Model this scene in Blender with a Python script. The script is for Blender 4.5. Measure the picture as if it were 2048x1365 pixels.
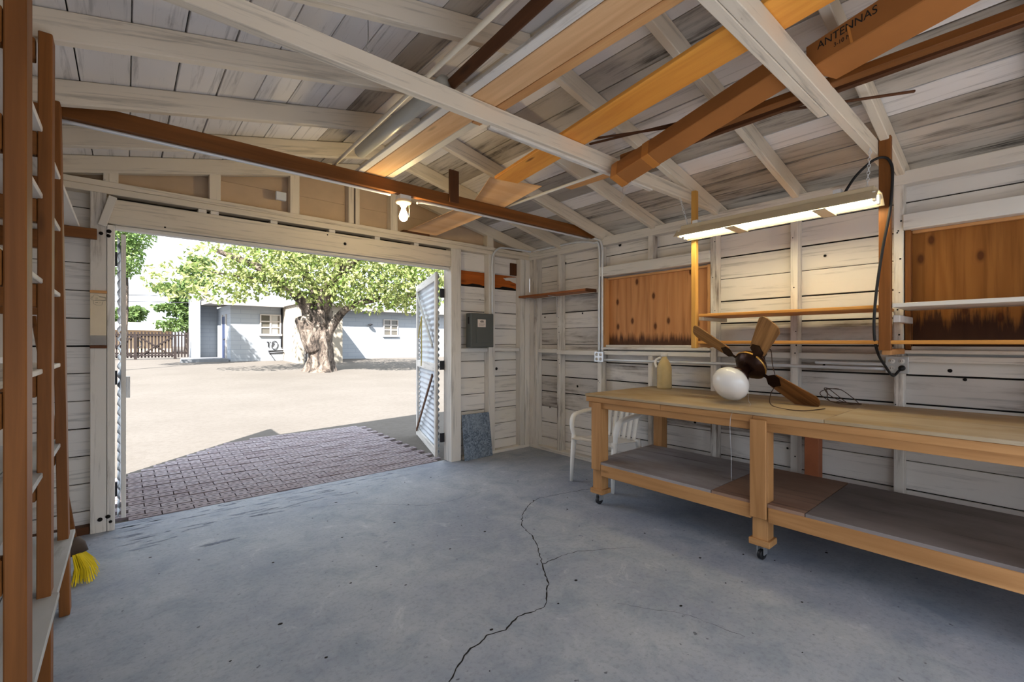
import bpy, bmesh, math, random
from mathutils import Vector, Matrix, noise

# ------------------------------------------------------------------ scene, camera, light
for o in list(bpy.data.objects): bpy.data.objects.remove(o, do_unlink=True)
scn = bpy.context.scene
COL = scn.collection
RND = random.Random(7)

F_PX = 16/36*2048; YAW = math.radians(40.3); HORIZON = 686.0; EYE = 1.30
SY, CY = math.sin(YAW), math.cos(YAW)
cam_d = bpy.data.cameras.new('camera'); cam = bpy.data.objects.new('camera', cam_d); COL.objects.link(cam)
cam_d.lens = 16; cam_d.sensor_width = 36; cam_d.shift_y = (HORIZON-682.5)/2048; cam_d.clip_start = .02; cam_d.clip_end = 400
cam.location = (0, 0, EYE); cam.rotation_euler = (math.pi/2, 0, -YAW)
scn.camera = cam

SKY = .57
w = bpy.data.worlds.new('world'); scn.world = w; w.use_nodes = True
bg = w.node_tree.nodes['Background']
bg.inputs[0].default_value = (.78, .86, .96, 1); bg.inputs[1].default_value = SKY

sun_d = bpy.data.lights.new('sun', 'SUN'); sun_d.energy = 4.5; sun_d.angle = math.radians(.53); sun_d.color = (1, .955, .89)
sun = bpy.data.objects.new('sun', sun_d); COL.objects.link(sun)
SEL = math.radians(43.0)
sdir = Vector((.737*math.cos(SEL), .676*math.cos(SEL), -math.sin(SEL)))
sun.rotation_euler = sdir.to_track_quat('-Z', 'Y').to_euler()
sun.location = (-8, -8, 12)

vs = scn.view_settings
vs.view_transform = 'Standard'; vs.look = 'None'; vs.gamma = 1; vs.use_curve_mapping = False
vs.exposure = 2.28
TUBE_POWER, BULB_POWER = 4.5, 42.0

# ------------------------------------------------------------------ pixel -> place helpers (frame 2048 x 1365)
def ray(px, py):
    t = (px-1024)/F_PX; u = -(py-HORIZON)/F_PX
    return Vector((SY+t*CY, CY-t*SY, u))
def onZ(px, py, z=0.0):
    r = ray(px, py); k = (z-EYE)/r.z; return Vector((r.x*k, r.y*k, z))
def onX(px, py, X):
    r = ray(px, py); k = X/r.x; return Vector((X, r.y*k, EYE+r.z*k))
def onY(px, py, Y):
    r = ray(px, py); k = Y/r.y; return Vector((r.x*k, Y, EYE+r.z*k))
def at(px, py, d):
    r = ray(px, py); return Vector((r.x*d, r.y*d, EYE+r.z*d))
def gz(x, y): return .026*(max(y, 4.5)-4.5) if y > 0 else 0.0

# ------------------------------------------------------------------ materials
MATS = {}
def nmat(name):
    m = bpy.data.materials.new(name); m.use_nodes = True
    nt = m.node_tree; b = nt.nodes['Principled BSDF']
    return m, nt, b
def N(nt, typ, **kw):
    n = nt.nodes.new(typ)
    for k, v in kw.items(): setattr(n, k, v)
    return n
def setin(n, **kw):
    for k, v in kw.items(): n.inputs[k.replace('_', ' ')].default_value = v
def ramp(nt, fac, stops):
    r = N(nt, 'ShaderNodeValToRGB'); e = r.color_ramp.elements
    while len(e) < len(stops): e.new(.5)
    for el, (p, c) in zip(e, stops):
        el.position = p; el.color = (*c, 1) if len(c) == 3 else c
    nt.links.new(fac, r.inputs[0]); return r
def coords(nt, scale, rand=True):
    tc = N(nt, 'ShaderNodeTexCoord'); mp = N(nt, 'ShaderNodeMapping'); mp.inputs['Scale'].default_value = scale
    if rand:
        oi = N(nt, 'ShaderNodeObjectInfo'); mu = N(nt, 'ShaderNodeMath', operation='MULTIPLY'); mu.inputs[1].default_value = 53.0
        nt.links.new(oi.outputs['Random'], mu.inputs[0])
        ad = N(nt, 'ShaderNodeVectorMath', operation='ADD')
        nt.links.new(tc.outputs['Object'], ad.inputs[0]); nt.links.new(mu.outputs[0], ad.inputs[1])
        nt.links.new(ad.outputs[0], mp.inputs['Vector'])
    else: nt.links.new(tc.outputs['Object'], mp.inputs['Vector'])
    return mp.outputs[0]
def noise_n(nt, vec, scale=1, detail=4, rough=.55, dist=0):
    n = N(nt, 'ShaderNodeTexNoise'); setin(n, Scale=scale, Detail=detail, Roughness=rough, Distortion=dist)
    nt.links.new(vec, n.inputs['Vector']); return n.outputs['Fac']
def mixc(nt, fac, a, b, mode='MIX'):
    m = N(nt, 'ShaderNodeMix', data_type='RGBA', blend_type=mode)
    if hasattr(fac, 'links') or hasattr(fac, 'is_linked'): nt.links.new(fac, m.inputs[0])
    else: m.inputs[0].default_value = fac
    for s, i in ((a, 6), (b, 7)):
        if isinstance(s, tuple): m.inputs[i].default_value = (*s, 1)
        else: nt.links.new(s, m.inputs[i])
    return m.outputs[2]
def mathn(nt, op, a, b):
    m = N(nt, 'ShaderNodeMath', operation=op)
    for s, i in ((a, 0), (b, 1)):
        if isinstance(s, (int, float)): m.inputs[i].default_value = s
        else: nt.links.new(s, m.inputs[i])
    m.use_clamp = True
    return m.outputs[0]
def bump(nt, b, h, strength=.3, dist=.01):
    bp = N(nt, 'ShaderNodeBump'); bp.inputs['Strength'].default_value = strength; bp.inputs['Distance'].default_value = dist
    nt.links.new(h, bp.inputs['Height']); nt.links.new(bp.outputs[0], b.inputs['Normal'])
def c255(r, g, b):
    f = lambda v: (v/255/12.92) if v/255 <= .04045 else ((v/255+.055)/1.055)**2.4
    return (f(r), f(g), f(b))

def plain(name, col, rough=.6, metal=0.0, var=.12, spec=.3):
    if name in MATS: return MATS[name]
    m, nt, b = nmat(name)
    v = coords(nt, (6, 6, 6)); f = noise_n(nt, v, 1, 5)
    d = tuple(c*(1-var) for c in col); l = tuple(min(1, c*(1+var)) for c in col)
    r = ramp(nt, f, [(.3, d), (.7, l)])
    nt.links.new(r.outputs[0], b.inputs['Base Color'])
    b.inputs['Roughness'].default_value = rough; b.inputs['Metallic'].default_value = metal
    b.inputs['Specular IOR Level'].default_value = spec
    MATS[name] = m; return m
def wood(name, base, dark, grain=30.0, rough=.55, knots=.5, streak=.5):
    """bare timber: grain along the piece's own length (local X)"""
    m, nt, b = nmat(name)
    v = coords(nt, (1.3, grain, grain)); g = noise_n(nt, v, 1, 5, .6, .6)
    v2 = coords(nt, (.9, 4, 4)); big = noise_n(nt, v2, 1, 3)
    r = ramp(nt, g, [(.30, tuple(base[i]*(1-streak)+dark[i]*streak for i in range(3))), (.62, base), (.8, tuple(min(1, c*1.15) for c in base))])
    col = mixc(nt, ramp(nt, big, [(.4, (0, 0, 0)), (.75, (.45, .45, .45))]).outputs[0], r.outputs[0], dark)
    vo = N(nt, 'ShaderNodeTexVoronoi'); vo.inputs['Scale'].default_value = 1.0
    nt.links.new(coords(nt, (2.2, 9, 9)), vo.inputs['Vector'])
    kn = ramp(nt, vo.outputs['Distance'], [(.05, (knots,)*3), (.14, (0, 0, 0))])
    col = mixc(nt, kn.outputs[0], col, tuple(c*.35 for c in dark))
    nt.links.new(col, b.inputs['Base Color']); b.inputs['Roughness'].default_value = rough
    b.inputs['Specular IOR Level'].default_value = .25
    bump(nt, b, g, .12, .004); MATS[name] = m; return m
def painted(name, base, bare, wear=.5, grain=34.0, rough=.6, tint=None):
    """old paint over timber: grain lines, flaking down to the wood in patches"""
    m, nt, b = nmat(name)
    g = noise_n(nt, coords(nt, (1.6, grain, grain)), 1, 6, .65, .4)
    p = noise_n(nt, coords(nt, (1.3, 5, 5)), 1, 6, .65, .3)
    q = noise_n(nt, coords(nt, (.7, 2.2, 2.2)), 1, 3, .5)
    fine = noise_n(nt, coords(nt, (14, 60, 60)), 1, 4, .7)
    lo = tuple(c*.80 for c in base)
    col = mixc(nt, ramp(nt, q, [(.35, (0, 0, 0)), (.7, (1, 1, 1))]).outputs[0], base, tint or lo)
    col = mixc(nt, ramp(nt, g, [(.33, (.6,)*3), (.46, (0, 0, 0))]).outputs[0], col, tuple(c*.42 for c in base))
    pm = ramp(nt, p, [(.66-.16*wear, (0, 0, 0)), (.80-.10*wear, (1, 1, 1))]).outputs[0]
    gm = ramp(nt, g, [(.40, (1, 1, 1)), (.60, (.12, .12, .12))]).outputs[0]
    mk = mathn(nt, 'MULTIPLY', pm, gm)
    sp = ramp(nt, fine, [(.70, (0, 0, 0)), (.78, (.7, .7, .7))]).outputs[0]
    sp = mathn(nt, 'MULTIPLY', sp, ramp(nt, p, [(.45, (0, 0, 0)), (.6, (1, 1, 1))]).outputs[0])
    mk = mathn(nt, 'MAXIMUM', mk, sp)
    mk = mathn(nt, 'MULTIPLY', mk, min(1.0, .35+wear))
    col = mixc(nt, mk, col, bare)
    nt.links.new(col, b.inputs['Base Color']); b.inputs['Roughness'].default_value = rough
    b.inputs['Specular IOR Level'].default_value = .25
    bump(nt, b, g, .15, .004); MATS[name] = m; return m
def emit(name, col, strength):
    m, nt, b = nmat(name)
    b.inputs['Base Color'].default_value = (*col, 1); b.inputs['Emission Color'].default_value = (*col, 1); b.inputs['Emission Strength'].default_value = strength
    MATS[name] = m; return m

WALLW = painted('old_white_wall_paint', c255(234, 229, 224), c255(98, 78, 60), .35, tint=c255(226, 221, 216))
STUDW = painted('old_white_stud_paint', c255(233, 227, 219), c255(92, 70, 50), .45)
RAFT = painted('cream_rafter_paint', c255(230, 219, 202), c255(112, 86, 58), .22)
ROOFW = painted('chalky_roof_board_paint', c255(236, 233, 233), c255(62, 52, 46), .42, tint=c255(222, 218, 216))
ROOFD = painted('weathered_roof_board_paint', c255(206, 199, 190), c255(44, 37, 32), 1.25, tint=c255(160, 152, 142))
TRIMW = painted('flaking_trim_paint', c255(234, 230, 224), c255(120, 92, 66), .6)
WORNW = painted('bare_weathered_wall_paint', c255(222, 217, 212), c255(92, 76, 62), 1.15, tint=c255(196, 190, 184))
STUDX = painted('chipped_stud_paint', c255(230, 224, 216), c255(84, 64, 46), .95)
BROWN = wood('brown_stained_pine', c255(140, 88, 42), c255(80, 46, 18), 26, .5)
DKBRN = wood('dark_brown_timber', c255(98, 60, 34), c255(52, 30, 15), 30, .6)
ORANGE = wood('orange_varnished_plank', c255(244, 172, 78), c255(200, 112, 34), 14, .45, .9)
TAN = wood('tan_plank', c255(218, 168, 114), c255(168, 108, 58), 18, .75)
BEIGE = wood('pale_tan_plank', c255(230, 188, 142), c255(186, 132, 82), 18, .8)
BENCHW = wood('workbench_pine', c255(194, 146, 96), c255(136, 90, 48), 22, .55)
HARD = wood('hardboard_panel', c255(238, 194, 146), c255(212, 152, 96), 9, .6, 0)
EXPOSED = wood('bare_orange_siding', c255(196, 104, 36), c255(120, 56, 14), 26, .7)
CARD = plain('cardboard', c255(164, 106, 54), .8, var=.06)
CARDD = plain('dark_cardboard', c255(150, 92, 44), .8, var=.06)
TAPE = plain('packing_tape', c255(196, 128, 60), .4, var=.04)
INK = plain('black_ink', (.02, .018, .016), .8, var=0)
DARK = plain('dark_gap', (.012, .010, .009), .9, var=.1)
GALV = plain('galvanised_steel', c255(222, 226, 232), .36, .25, .06)
STEELW = plain('bright_steel', c255(205, 208, 212), .3, .8, .06)
PVC = plain('white_pipe', c255(222, 212, 192), .45, var=.05)
GREYT = plain('grey_pipe', c255(176, 174, 166), .4, var=.05)
GREYM = plain('grey_enamel', c255(96, 100, 98), .45, .2, .05)
WPLAST = plain('white_plastic', c255(232, 230, 226), .4, var=.03)
BLKRUB = plain('black_rubber', (.015, .015, .017), .5, var=.1)
BRWIRE = plain('brown_wire', c255(70, 50, 36), .5, var=.1)
REFL = plain('white_enamel_reflector', c255(205, 190, 160), .5, var=.06)
PAPER = plain('white_paper_label', c255(226, 214, 206), .7, var=.03)
CREAM = plain('cream_enamel_panel', c255(222, 206, 178), .5, var=.06)
GLOBE = plain('opal_glass', c255(235, 235, 235), .12, var=.01, spec=.6)
BRONZE = plain('dark_bronze', c255(52, 34, 28), .25, .6, .15)
BRASS = plain('brass_trim', c255(190, 150, 80), .3, .8, .1)
FANW = wood('oak_veneer', c255(150, 104, 62), c255(70, 42, 20), 34, .45, .1, .8)
FANWL = wood('light_oak_veneer', c255(176, 130, 80), c255(96, 62, 32), 34, .45, .1, .8)
STRAW = plain('yellow_bristles', c255(232, 206, 30), .6, var=.2)
ROPE = plain('yellow_rope', c255(196, 180, 110), .8, var=.1)
JUGM = plain('yellowed_plastic_jug', c255(204, 182, 132), .45, var=.18)
def special():
    # concrete
    m, nt, b = nmat('worn_concrete')
    v = coords(nt, (1, 1, 1), False)
    a = noise_n(nt, v, 1.3, 6, .65); d = noise_n(nt, v, 4.2, 8, .7, .6); f = noise_n(nt, v, 45, 4, .7); sp = noise_n(nt, v, 26, 2, .5)
    col = mixc(nt, ramp(nt, a, [(.35, (0, 0, 0)), (.65, (1, 1, 1))]).outputs[0], c255(146, 154, 171), c255(173, 179, 189))
    col = mixc(nt, ramp(nt, d, [(.47, (0, 0, 0)), (.70, (.6, .6, .6))]).outputs[0], col, c255(120, 136, 154))
    col = mixc(nt, ramp(nt, d, [(.28, (.5, .5, .5)), (.40, (0, 0, 0))]).outputs[0], col, c255(212, 216, 221))
    col = mixc(nt, ramp(nt, f, [(.3, (.3, .3, .3)), (.5, (0, 0, 0))]).outputs[0], col, c255(90, 94, 104))
    col = mixc(nt, ramp(nt, sp, [(.72, (0, 0, 0)), (.76, (.75, .75, .75))]).outputs[0], col, c255(66, 68, 76))
    nt.links.new(col, b.inputs['Base Color']); b.inputs['Roughness'].default_value = .62; b.inputs['Specular IOR Level'].default_value = .35
    bump(nt, b, d, .12, .01); MATS['concrete'] = m
    # sand
    m, nt, b = nmat('desert_sand')
    v = coords(nt, (1, 1, 1), False)
    a = noise_n(nt, v, .5, 5, .6); f = noise_n(nt, v, 14, 5, .7); s = noise_n(nt, v, 5, 2)
    col = mixc(nt, ramp(nt, a, [(.35, (0, 0, 0)), (.65, (1, 1, 1))]).outputs[0], c255(101, 96, 91), c255(108, 103, 98))
    col = mixc(nt, ramp(nt, f, [(.35, (.35, .35, .35)), (.55, (0, 0, 0))]).outputs[0], col, c255(90, 84, 78))
    nt.links.new(col, b.inputs['Base Color']); b.inputs['Roughness'].default_value = .95; b.inputs['Specular IOR Level'].default_value = .1
    bump(nt, b, f, .35, .02); MATS['sand'] = m
    # brick (object random)
    m, nt, b = nmat('dusty_red_brick')
    oi = N(nt, 'ShaderNodeObjectInfo')
    r = ramp(nt, oi.outputs['Random'], [(0, c255(142, 131, 136)), (.5, c255(152, 144, 150)), (1, c255(132, 120, 126))])
    f = noise_n(nt, coords(nt, (30, 30, 30)), 1, 4, .7)
    col = mixc(nt, ramp(nt, f, [(.4, (0, 0, 0)), (.7, (.6, .6, .6))]).outputs[0], r.outputs[0], c255(170, 160, 158))
    nt.links.new(col, b.inputs['Base Color']); b.inputs['Roughness'].default_value = .9; b.inputs['Specular IOR Level'].default_value = .15
    MATS['brick'] = m
    # plywood (local X is up); knots and a dark water stain creeping up from the lower edge
    for key, lo, hi, st in (('plywood', c255(206, 148, 98), c255(180, 116, 66), .36), ('plywood_dark', c255(158, 104, 50), c255(126, 76, 28), .62)):
        m, nt, b = nmat('old_'+key)
        wv = N(nt, 'ShaderNodeTexWave'); setin(wv, Scale=1.1, Distortion=12.0, Detail=3.0, Detail_Scale=1.2); wv.bands_direction = 'Y'
        nt.links.new(coords(nt, (.5, 3.2, 3)), wv.inputs['Vector'])
        g = noise_n(nt, coords(nt, (1.5, 30, 30)), 1, 5)
        col = mixc(nt, mathn(nt,'MULTIPLY',wv.outputs['Fac'],.45), lo, hi)
        col = mixc(nt, ramp(nt, g, [(.35, (.4, .4, .4)), (.5, (0, 0, 0))]).outputs[0], col, tuple(c*.6 for c in hi))
        vo = N(nt, 'ShaderNodeTexVoronoi'); vo.voronoi_dimensions = '2D'; vo.inputs['Scale'].default_value = 1; nt.links.new(coords(nt, (2.6, 5.0, 5.0)), vo.inputs['Vector'])
        col = mixc(nt, ramp(nt, vo.outputs['Distance'], [(.055, (.9,)*3), (.09, (.3,)*3), (.13, (0, 0, 0))]).outputs[0], col, c255(84, 44, 20))
        tc = N(nt, 'ShaderNodeTexCoord'); sx = N(nt, 'ShaderNodeSeparateXYZ'); nt.links.new(tc.outputs['Generated'], sx.inputs[0])
        g2 = noise_n(nt, coords(nt, (2.0, 26, 26)), 1, 5, .7)
        h = mathn(nt, 'SUBTRACT', mathn(nt, 'MULTIPLY', g2, st), sx.outputs['X'])
        col = mixc(nt, ramp(nt, h, [(.0, (0, 0, 0)), (.10, (.9,)*3)]).outputs[0], col, c255(58, 34, 26))
        nt.links.new(col, b.inputs['Base Color']); b.inputs['Roughness'].default_value = .6; b.inputs['Specular IOR Level'].default_value = .2
        MATS[key] = m
    # dusty bench boards
    for key, c1, c2, c3 in (('benchtop', c255(178, 162, 138), c255(160, 136, 100), c255(130, 116, 100)), ('dusty_shelf', c255(172, 168, 172), c255(140, 132, 130), c255(92, 84, 82)),
                            ('brown_shelf', c255(152, 124, 108), c255(130, 102, 88), c255(100, 82, 74)), ('dark_shelf', c255(136, 128, 127), c255(108, 100, 98), c255(76, 70, 70)), ('grey_shelf', c255(196, 198, 200), c255(170, 170, 170), c255(130, 128, 124))):
        m, nt, b = nmat(key)
        g = noise_n(nt, coords(nt, (1.4, 16, 16)), 1, 6, .65, .3); p = noise_n(nt, coords(nt, (1.6, 3, 3)), 1, 4)
        col = mixc(nt, ramp(nt, p, [(.35, (0, 0, 0)), (.65, (1, 1, 1))]).outputs[0], c1, c2)
        col = mixc(nt, ramp(nt, g, [(.56, (0, 0, 0)), (.72, (.8, .8, .8))]).outputs[0], col, c3)
        nt.links.new(col, b.inputs['Base Color']); b.inputs['Roughness'].default_value = .7; b.inputs['Specular IOR Level'].default_value = .2
        MATS[key] = m
    # corrugated iron, painted white
    m, nt, b = nmat('white_corrugated_iron')
    f = noise_n(nt, coords(nt, (3, 3, 3)), 1, 5, .6)
    r = ramp(nt, f, [(.35, c255(196, 204, 214)), (.6, c255(214, 220, 228)), (.75, c255(170, 168, 166))])
    nt.links.new(r.outputs[0], b.inputs['Base Color']); b.inputs['Roughness'].default_value = .45; b.inputs['Metallic'].default_value = .15; MATS['corr'] = m
    # granite-look galvanised sheet
    m, nt, b = nmat('spangled_sheet_metal')
    vo = N(nt, 'ShaderNodeTexVoronoi'); vo.inputs['Scale'].default_value = 70; nt.links.new(coords(nt, (1, 1, 1)), vo.inputs['Vector'])
    f = noise_n(nt, coords(nt, (4, 4, 4)), 1, 4)
    r = ramp(nt, vo.outputs['Color'], [(.2, c255(88, 102, 118)), (.8, c255(150, 164, 182))])
    col = mixc(nt, ramp(nt, f, [(.45, (0, 0, 0)), (.7, (.5, .5, .5))]).outputs[0], r.outputs[0], c255(150, 164, 180))
    nt.links.new(col, b.inputs['Base Color']); b.inputs['Roughness'].default_value = .5; b.inputs['Metallic'].default_value = .3; MATS['sheet'] = m
    # bark
    m, nt, b = nmat('flaky_bark')
    f = noise_n(nt, coords(nt, (5, 5, 2.2), False), 1, 6, .7, .8)
    r = ramp(nt, f, [(.40, c255(40, 33, 29)), (.50, c255(98, 86, 77)), (.64, c255(150, 138, 127))])
    nt.links.new(r.outputs[0], b.inputs['Base Color']); b.inputs['Roughness'].default_value = .9; bump(nt, b, f, 1.0, .12); MATS['bark'] = m
    # leaves
    for key, a, c in (('leaf', c255(104, 130, 56), c255(170, 174, 116)), ('leaf_dark', c255(72, 98, 48), c255(108, 130, 70)), ('leaf_feather', c255(108, 140, 74), c255(146, 168, 104))):
        m, nt, b = nmat(key)
        f = noise_n(nt, coords(nt, (2.5, 2.5, 2.5), False), 1, 3)
        r = ramp(nt, f, [(.35, a), (.65, c)])
        nt.links.new(r.outputs[0], b.inputs['Base Color']); b.inputs['Roughness'].default_value = .55
        tr = N(nt, 'ShaderNodeBsdfTranslucent'); nt.links.new(r.outputs[0], tr.inputs[0])
        ms = N(nt, 'ShaderNodeMixShader'); ms.inputs[0].default_value = .35
        nt.links.new(b.outputs[0], ms.inputs[1]); nt.links.new(tr.outputs[0], ms.inputs[2]); nt.links.new(ms.outputs[0], nt.nodes['Material Output'].inputs[0])
        MATS[key] = m
    # house block wall with fine courses
    m, nt, b = nmat('pale_blue_block_wall')
    br = N(nt, 'ShaderNodeTexBrick'); setin(br, Scale=1.0, Mortar_Size=.012, Brick_Width=.8, Row_Height=.2)
    br.inputs['Color1'].default_value = (*c255(156, 162, 170), 1); br.inputs['Color2'].default_value = (*c255(153, 159, 167), 1); br.inputs['Mortar'].default_value = (*c255(142, 149, 158), 1)
    tc = N(nt, 'ShaderNodeTexCoord'); sx = N(nt, 'ShaderNodeSeparateXYZ'); cb = N(nt, 'ShaderNodeCombineXYZ'); ad = N(nt, 'ShaderNodeMath', operation='ADD')
    ge = N(nt, 'ShaderNodeNewGeometry'); nt.links.new(ge.outputs['Position'], sx.inputs[0])
    nt.links.new(sx.outputs['X'], ad.inputs[0]); nt.links.new(sx.outputs['Y'], ad.inputs[1]); nt.links.new(ad.outputs[0], cb.inputs[0]); nt.links.new(sx.outputs['Z'], cb.inputs[1])
    nt.links.new(cb.outputs[0], br.inputs['Vector']); nt.links.new(br.outputs['Color'], b.inputs['Base Color']); b.inputs['Roughness'].default_value = .85; MATS['house'] = m
    m, nt, b = nmat('window_glass'); b.inputs['Base Color'].default_value = (*c255(92, 88, 80), 1); b.inputs['Roughness'].default_value = .08; MATS['glass'] = m
special()
PLY, PLYD, CONC, SAND, BRICK, CORR = MATS['plywood'], MATS['plywood_dark'], MATS['concrete'], MATS['sand'], MATS['brick'], MATS['corr']
TANWALL = plain('tan_house_siding', c255(160, 150, 137), .8, var=.03)
WHITEROOF = plain('white_roof_coating', c255(154, 150, 145), .7, var=.03)
FRAMEW = plain('white_window_frame', c255(188, 182, 177), .6, var=.02)
CURTAIN = plain('pale_curtain', c255(170, 168, 163), .8, var=.04)
BLUEDOOR = plain('dark_blue_door', c255(50, 62, 92), .5, var=.06)
FENCED = plain('dark_fence_timber', c255(46, 38, 37), .8, var=.2)
IRON = plain('black_iron', (.03, .03, .035), .5, .4, .1)
ROOFTOP = plain('dark_felt_roofing', c255(60, 56, 54), .9, var=.1)
CLAY = plain('tan_clay_flue', c255(164, 140, 112), .8, var=.06)
GREYCURB = plain('grey_kerb_concrete', c255(112, 114, 118), .9, var=.1)

# ------------------------------------------------------------------ geometry helpers
def tag(o, label=None, cat=None, group=None, kind=None):
    if label: o['label'] = label
    if cat: o['category'] = cat
    if group: o['group'] = group
    if kind: o['kind'] = kind
    return o
WM = {}
def place(o, parent, mw):
    """world matrix mw, parents carry translation only or any known matrix"""
    WM[o.name] = mw
    if parent is not None:
        o.parent = parent; o.matrix_parent_inverse = Matrix.Identity(4)
        o.matrix_basis = WM[parent.name].inverted() @ mw
    else: o.matrix_basis = mw
    return o
def thing(name, label, cat, loc=(0, 0, 0), group=None):
    o = bpy.data.objects.new(name, None); COL.objects.link(o); o.empty_display_size = .1
    place(o, None, Matrix.Translation(loc)); return tag(o, label, cat, group)
def struct(name, loc=(0, 0, 0)):
    o = bpy.data.objects.new(name, None); COL.objects.link(o); o.empty_display_size = .1
    place(o, None, Matrix.Translation(loc)); o['kind'] = 'structure'; return o
def link(name, me, mat, parent, mw, smooth=False):
    if mat is not None:
        for mm in (mat if isinstance(mat, (list, tuple)) else [mat]):
            if mm.name not in [x.name for x in me.materials if x]: me.materials.append(mm)
    if smooth:
        for p in me.polygons: p.use_smooth = True
    o = bpy.data.objects.new(name, me); COL.objects.link(o); place(o, parent, mw); return o
def pymesh(name, verts, faces, mat, parent=None, mw=None, smooth=False, mi=None):
    me = bpy.data.meshes.new(name); me.from_pydata([tuple(v) for v in verts], [], faces)
    o = link(name, me, mat, parent, mw or Matrix.Identity(4), smooth)
    if mi:
        for p, i in zip(me.polygons, mi): p.material_index = i
    me.update(); return o
CACHE = {}
def boxmesh(L, W, T, bev, mat):
    key = (round(L, 4), round(W, 4), round(T, 4), bev, mat.name)
    if key in CACHE: return CACHE[key]
    bm = bmesh.new(); bmesh.ops.create_cube(bm, size=1)
    for v in bm.verts: v.co = Vector((v.co.x*L, v.co.y*W, v.co.z*T))
    if bev: bmesh.ops.bevel(bm, geom=list(bm.edges), offset=min(bev, .3*min(L, W, T)), segments=1, affect='EDGES')
    me = bpy.data.meshes.new('board'); bm.to_mesh(me); bm.free(); me.materials.append(mat); CACHE[key] = me; return me
def board(name, p0, p1, w, t, mat, parent=None, up=(0, 0, 1), bev=.003):
    """p0->p1 centre line, w across, t along up"""
    p0, p1 = Vector(p0), Vector(p1); d = p1-p0; L = d.length; x = d.normalized()
    u = Vector(up); y = u.cross(x)
    if y.length < 1e-5: y = Vector((0, 1, 0)).cross(x)
    y.normalize(); z = x.cross(y)
    mw = Matrix((x, y, z)).transposed().to_4x4(); mw.translation = (p0+p1)/2
    o = bpy.data.objects.new(name, boxmesh(L, w, t, bev, mat)); COL.objects.link(o); return place(o, parent, mw)
def bx(name, x0, x1, y0, y1, z0, z1, mat, parent=None, bev=.003):
    dx, dy, dz = x1-x0, y1-y0, z1-z0; c = Vector(((x0+x1)/2, (y0+y1)/2, (z0+z1)/2)); m = max(dx, dy, dz)
    if m == dx: return board(name, (x0, c.y, c.z), (x1, c.y, c.z), dy, dz, mat, parent, (0, 0, 1), bev)
    if m == dy: return board(name, (c.x, y0, c.z), (c.x, y1, c.z), dx, dz, mat, parent, (0, 0, 1), bev)
    return board(name, (c.x, c.y, z0), (c.x, c.y, z1), dy, dx, mat, parent, (1, 0, 0), bev)
def spline(pts, n=6):
    pts = [Vector(p) for p in pts]; out = []
    for i in range(len(pts)-1):
        a = pts[max(0, i-1)]; b = pts[i]; c = pts[i+1]; d = pts[min(len(pts)-1, i+2)]
        for k in range(n):
            t = k/n
            out.append(.5*((2*b)+(c-a)*t+(2*a-5*b+4*c-d)*t*t+(3*b-a-3*c+d)*t**3))
    return out+[pts[-1]]
def tube(name, pts, r, mat, parent=None, seg=8, smooth=True, flat=1.0):
    pts = [Vector(p) for p in pts]; n = len(pts); rs = r if isinstance(r, (list, tuple)) else [r]*n
    org = pts[0].copy(); vs = []; fs = []; up = None
    for i, p in enumerate(pts):
        t = (pts[min(n-1, i+1)]-pts[max(0, i-1)]).normalized()
        if up is None:
            up = Vector((0, 0, 1)) if abs(t.z) < .9 else Vector((1, 0, 0))
        s = t.cross(up)
        if s.length < 1e-4: s = t.cross(Vector((0, 1, 0)))
        s.normalize(); up = s.cross(t)
        for k in range(seg):
            a = 2*math.pi*k/seg; vs.append(p-org+(s*math.cos(a)+up*math.sin(a)*flat)*rs[i])
    for i in range(n-1):
        for k in range(seg):
            k2 = (k+1) % seg; fs.append((i*seg+k, i*seg+k2, (i+1)*seg+k2, (i+1)*seg+k))
    fs.append(tuple(range(seg))[::-1]); fs.append(tuple((n-1)*seg+k for k in range(seg)))
    return pymesh(name, vs, fs, mat, parent, Matrix.Translation(org), smooth)
def axmat(origin, axis):
    z = Vector(axis).normalized(); q = z.to_track_quat('Z', 'Y'); mw = q.to_matrix().to_4x4(); mw.translation = Vector(origin); return mw
def lathe(name, prof, mat, parent=None, mw=None, seg=24, smooth=True, sx=1, sy=1):
    vs = []; fs = []; n = len(prof)
    for r, z in prof:
        for k in range(seg):
            a = 2*math.pi*k/seg; vs.append((r*math.cos(a)*sx, r*math.sin(a)*sy, z))
    for i in range(n-1):
        for k in range(seg):
            k2 = (k+1) % seg; fs.append((i*seg+k, i*seg+k2, (i+1)*seg+k2, (i+1)*seg+k))
    if prof[0][0] > 1e-4: fs.append(tuple(range(seg))[::-1])
    if prof[-1][0] > 1e-4: fs.append(tuple((n-1)*seg+k for k in range(seg)))
    return pymesh(name, vs, fs, mat, parent, mw or Matrix.Identity(4), smooth)
def prism(name, poly, d0, d1, axis, mat, parent=None):
    """poly of 2-D points; axis 'y': (x,z) extruded y d0..d1; 'x': (y,z); 'z': (x,y)"""
    n = len(poly); mk = {'y': lambda a, b, d: (a, d, b), 'x': lambda a, b, d: (d, a, b), 'z': lambda a, b, d: (a, b, d)}[axis]
    c = Vector(mk(sum(p[0] for p in poly)/n, sum(p[1] for p in poly)/n, (d0+d1)/2))
    vs = [Vector(mk(a, b, d0))-c for a, b in poly]+[Vector(mk(a, b, d1))-c for a, b in poly]
    fs = [tuple(range(n)), tuple(range(2*n-1, n-1, -1))]+[(i, i+n, (i+1) % n+n, (i+1) % n) for i in range(n)]
    o = pymesh(name, vs, fs, mat, parent, Matrix.Translation(c))
    bm = bmesh.new(); bm.from_mesh(o.data); bmesh.ops.recalc_face_normals(bm, faces=bm.faces); bm.to_mesh(o.data); bm.free(); return o
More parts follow.
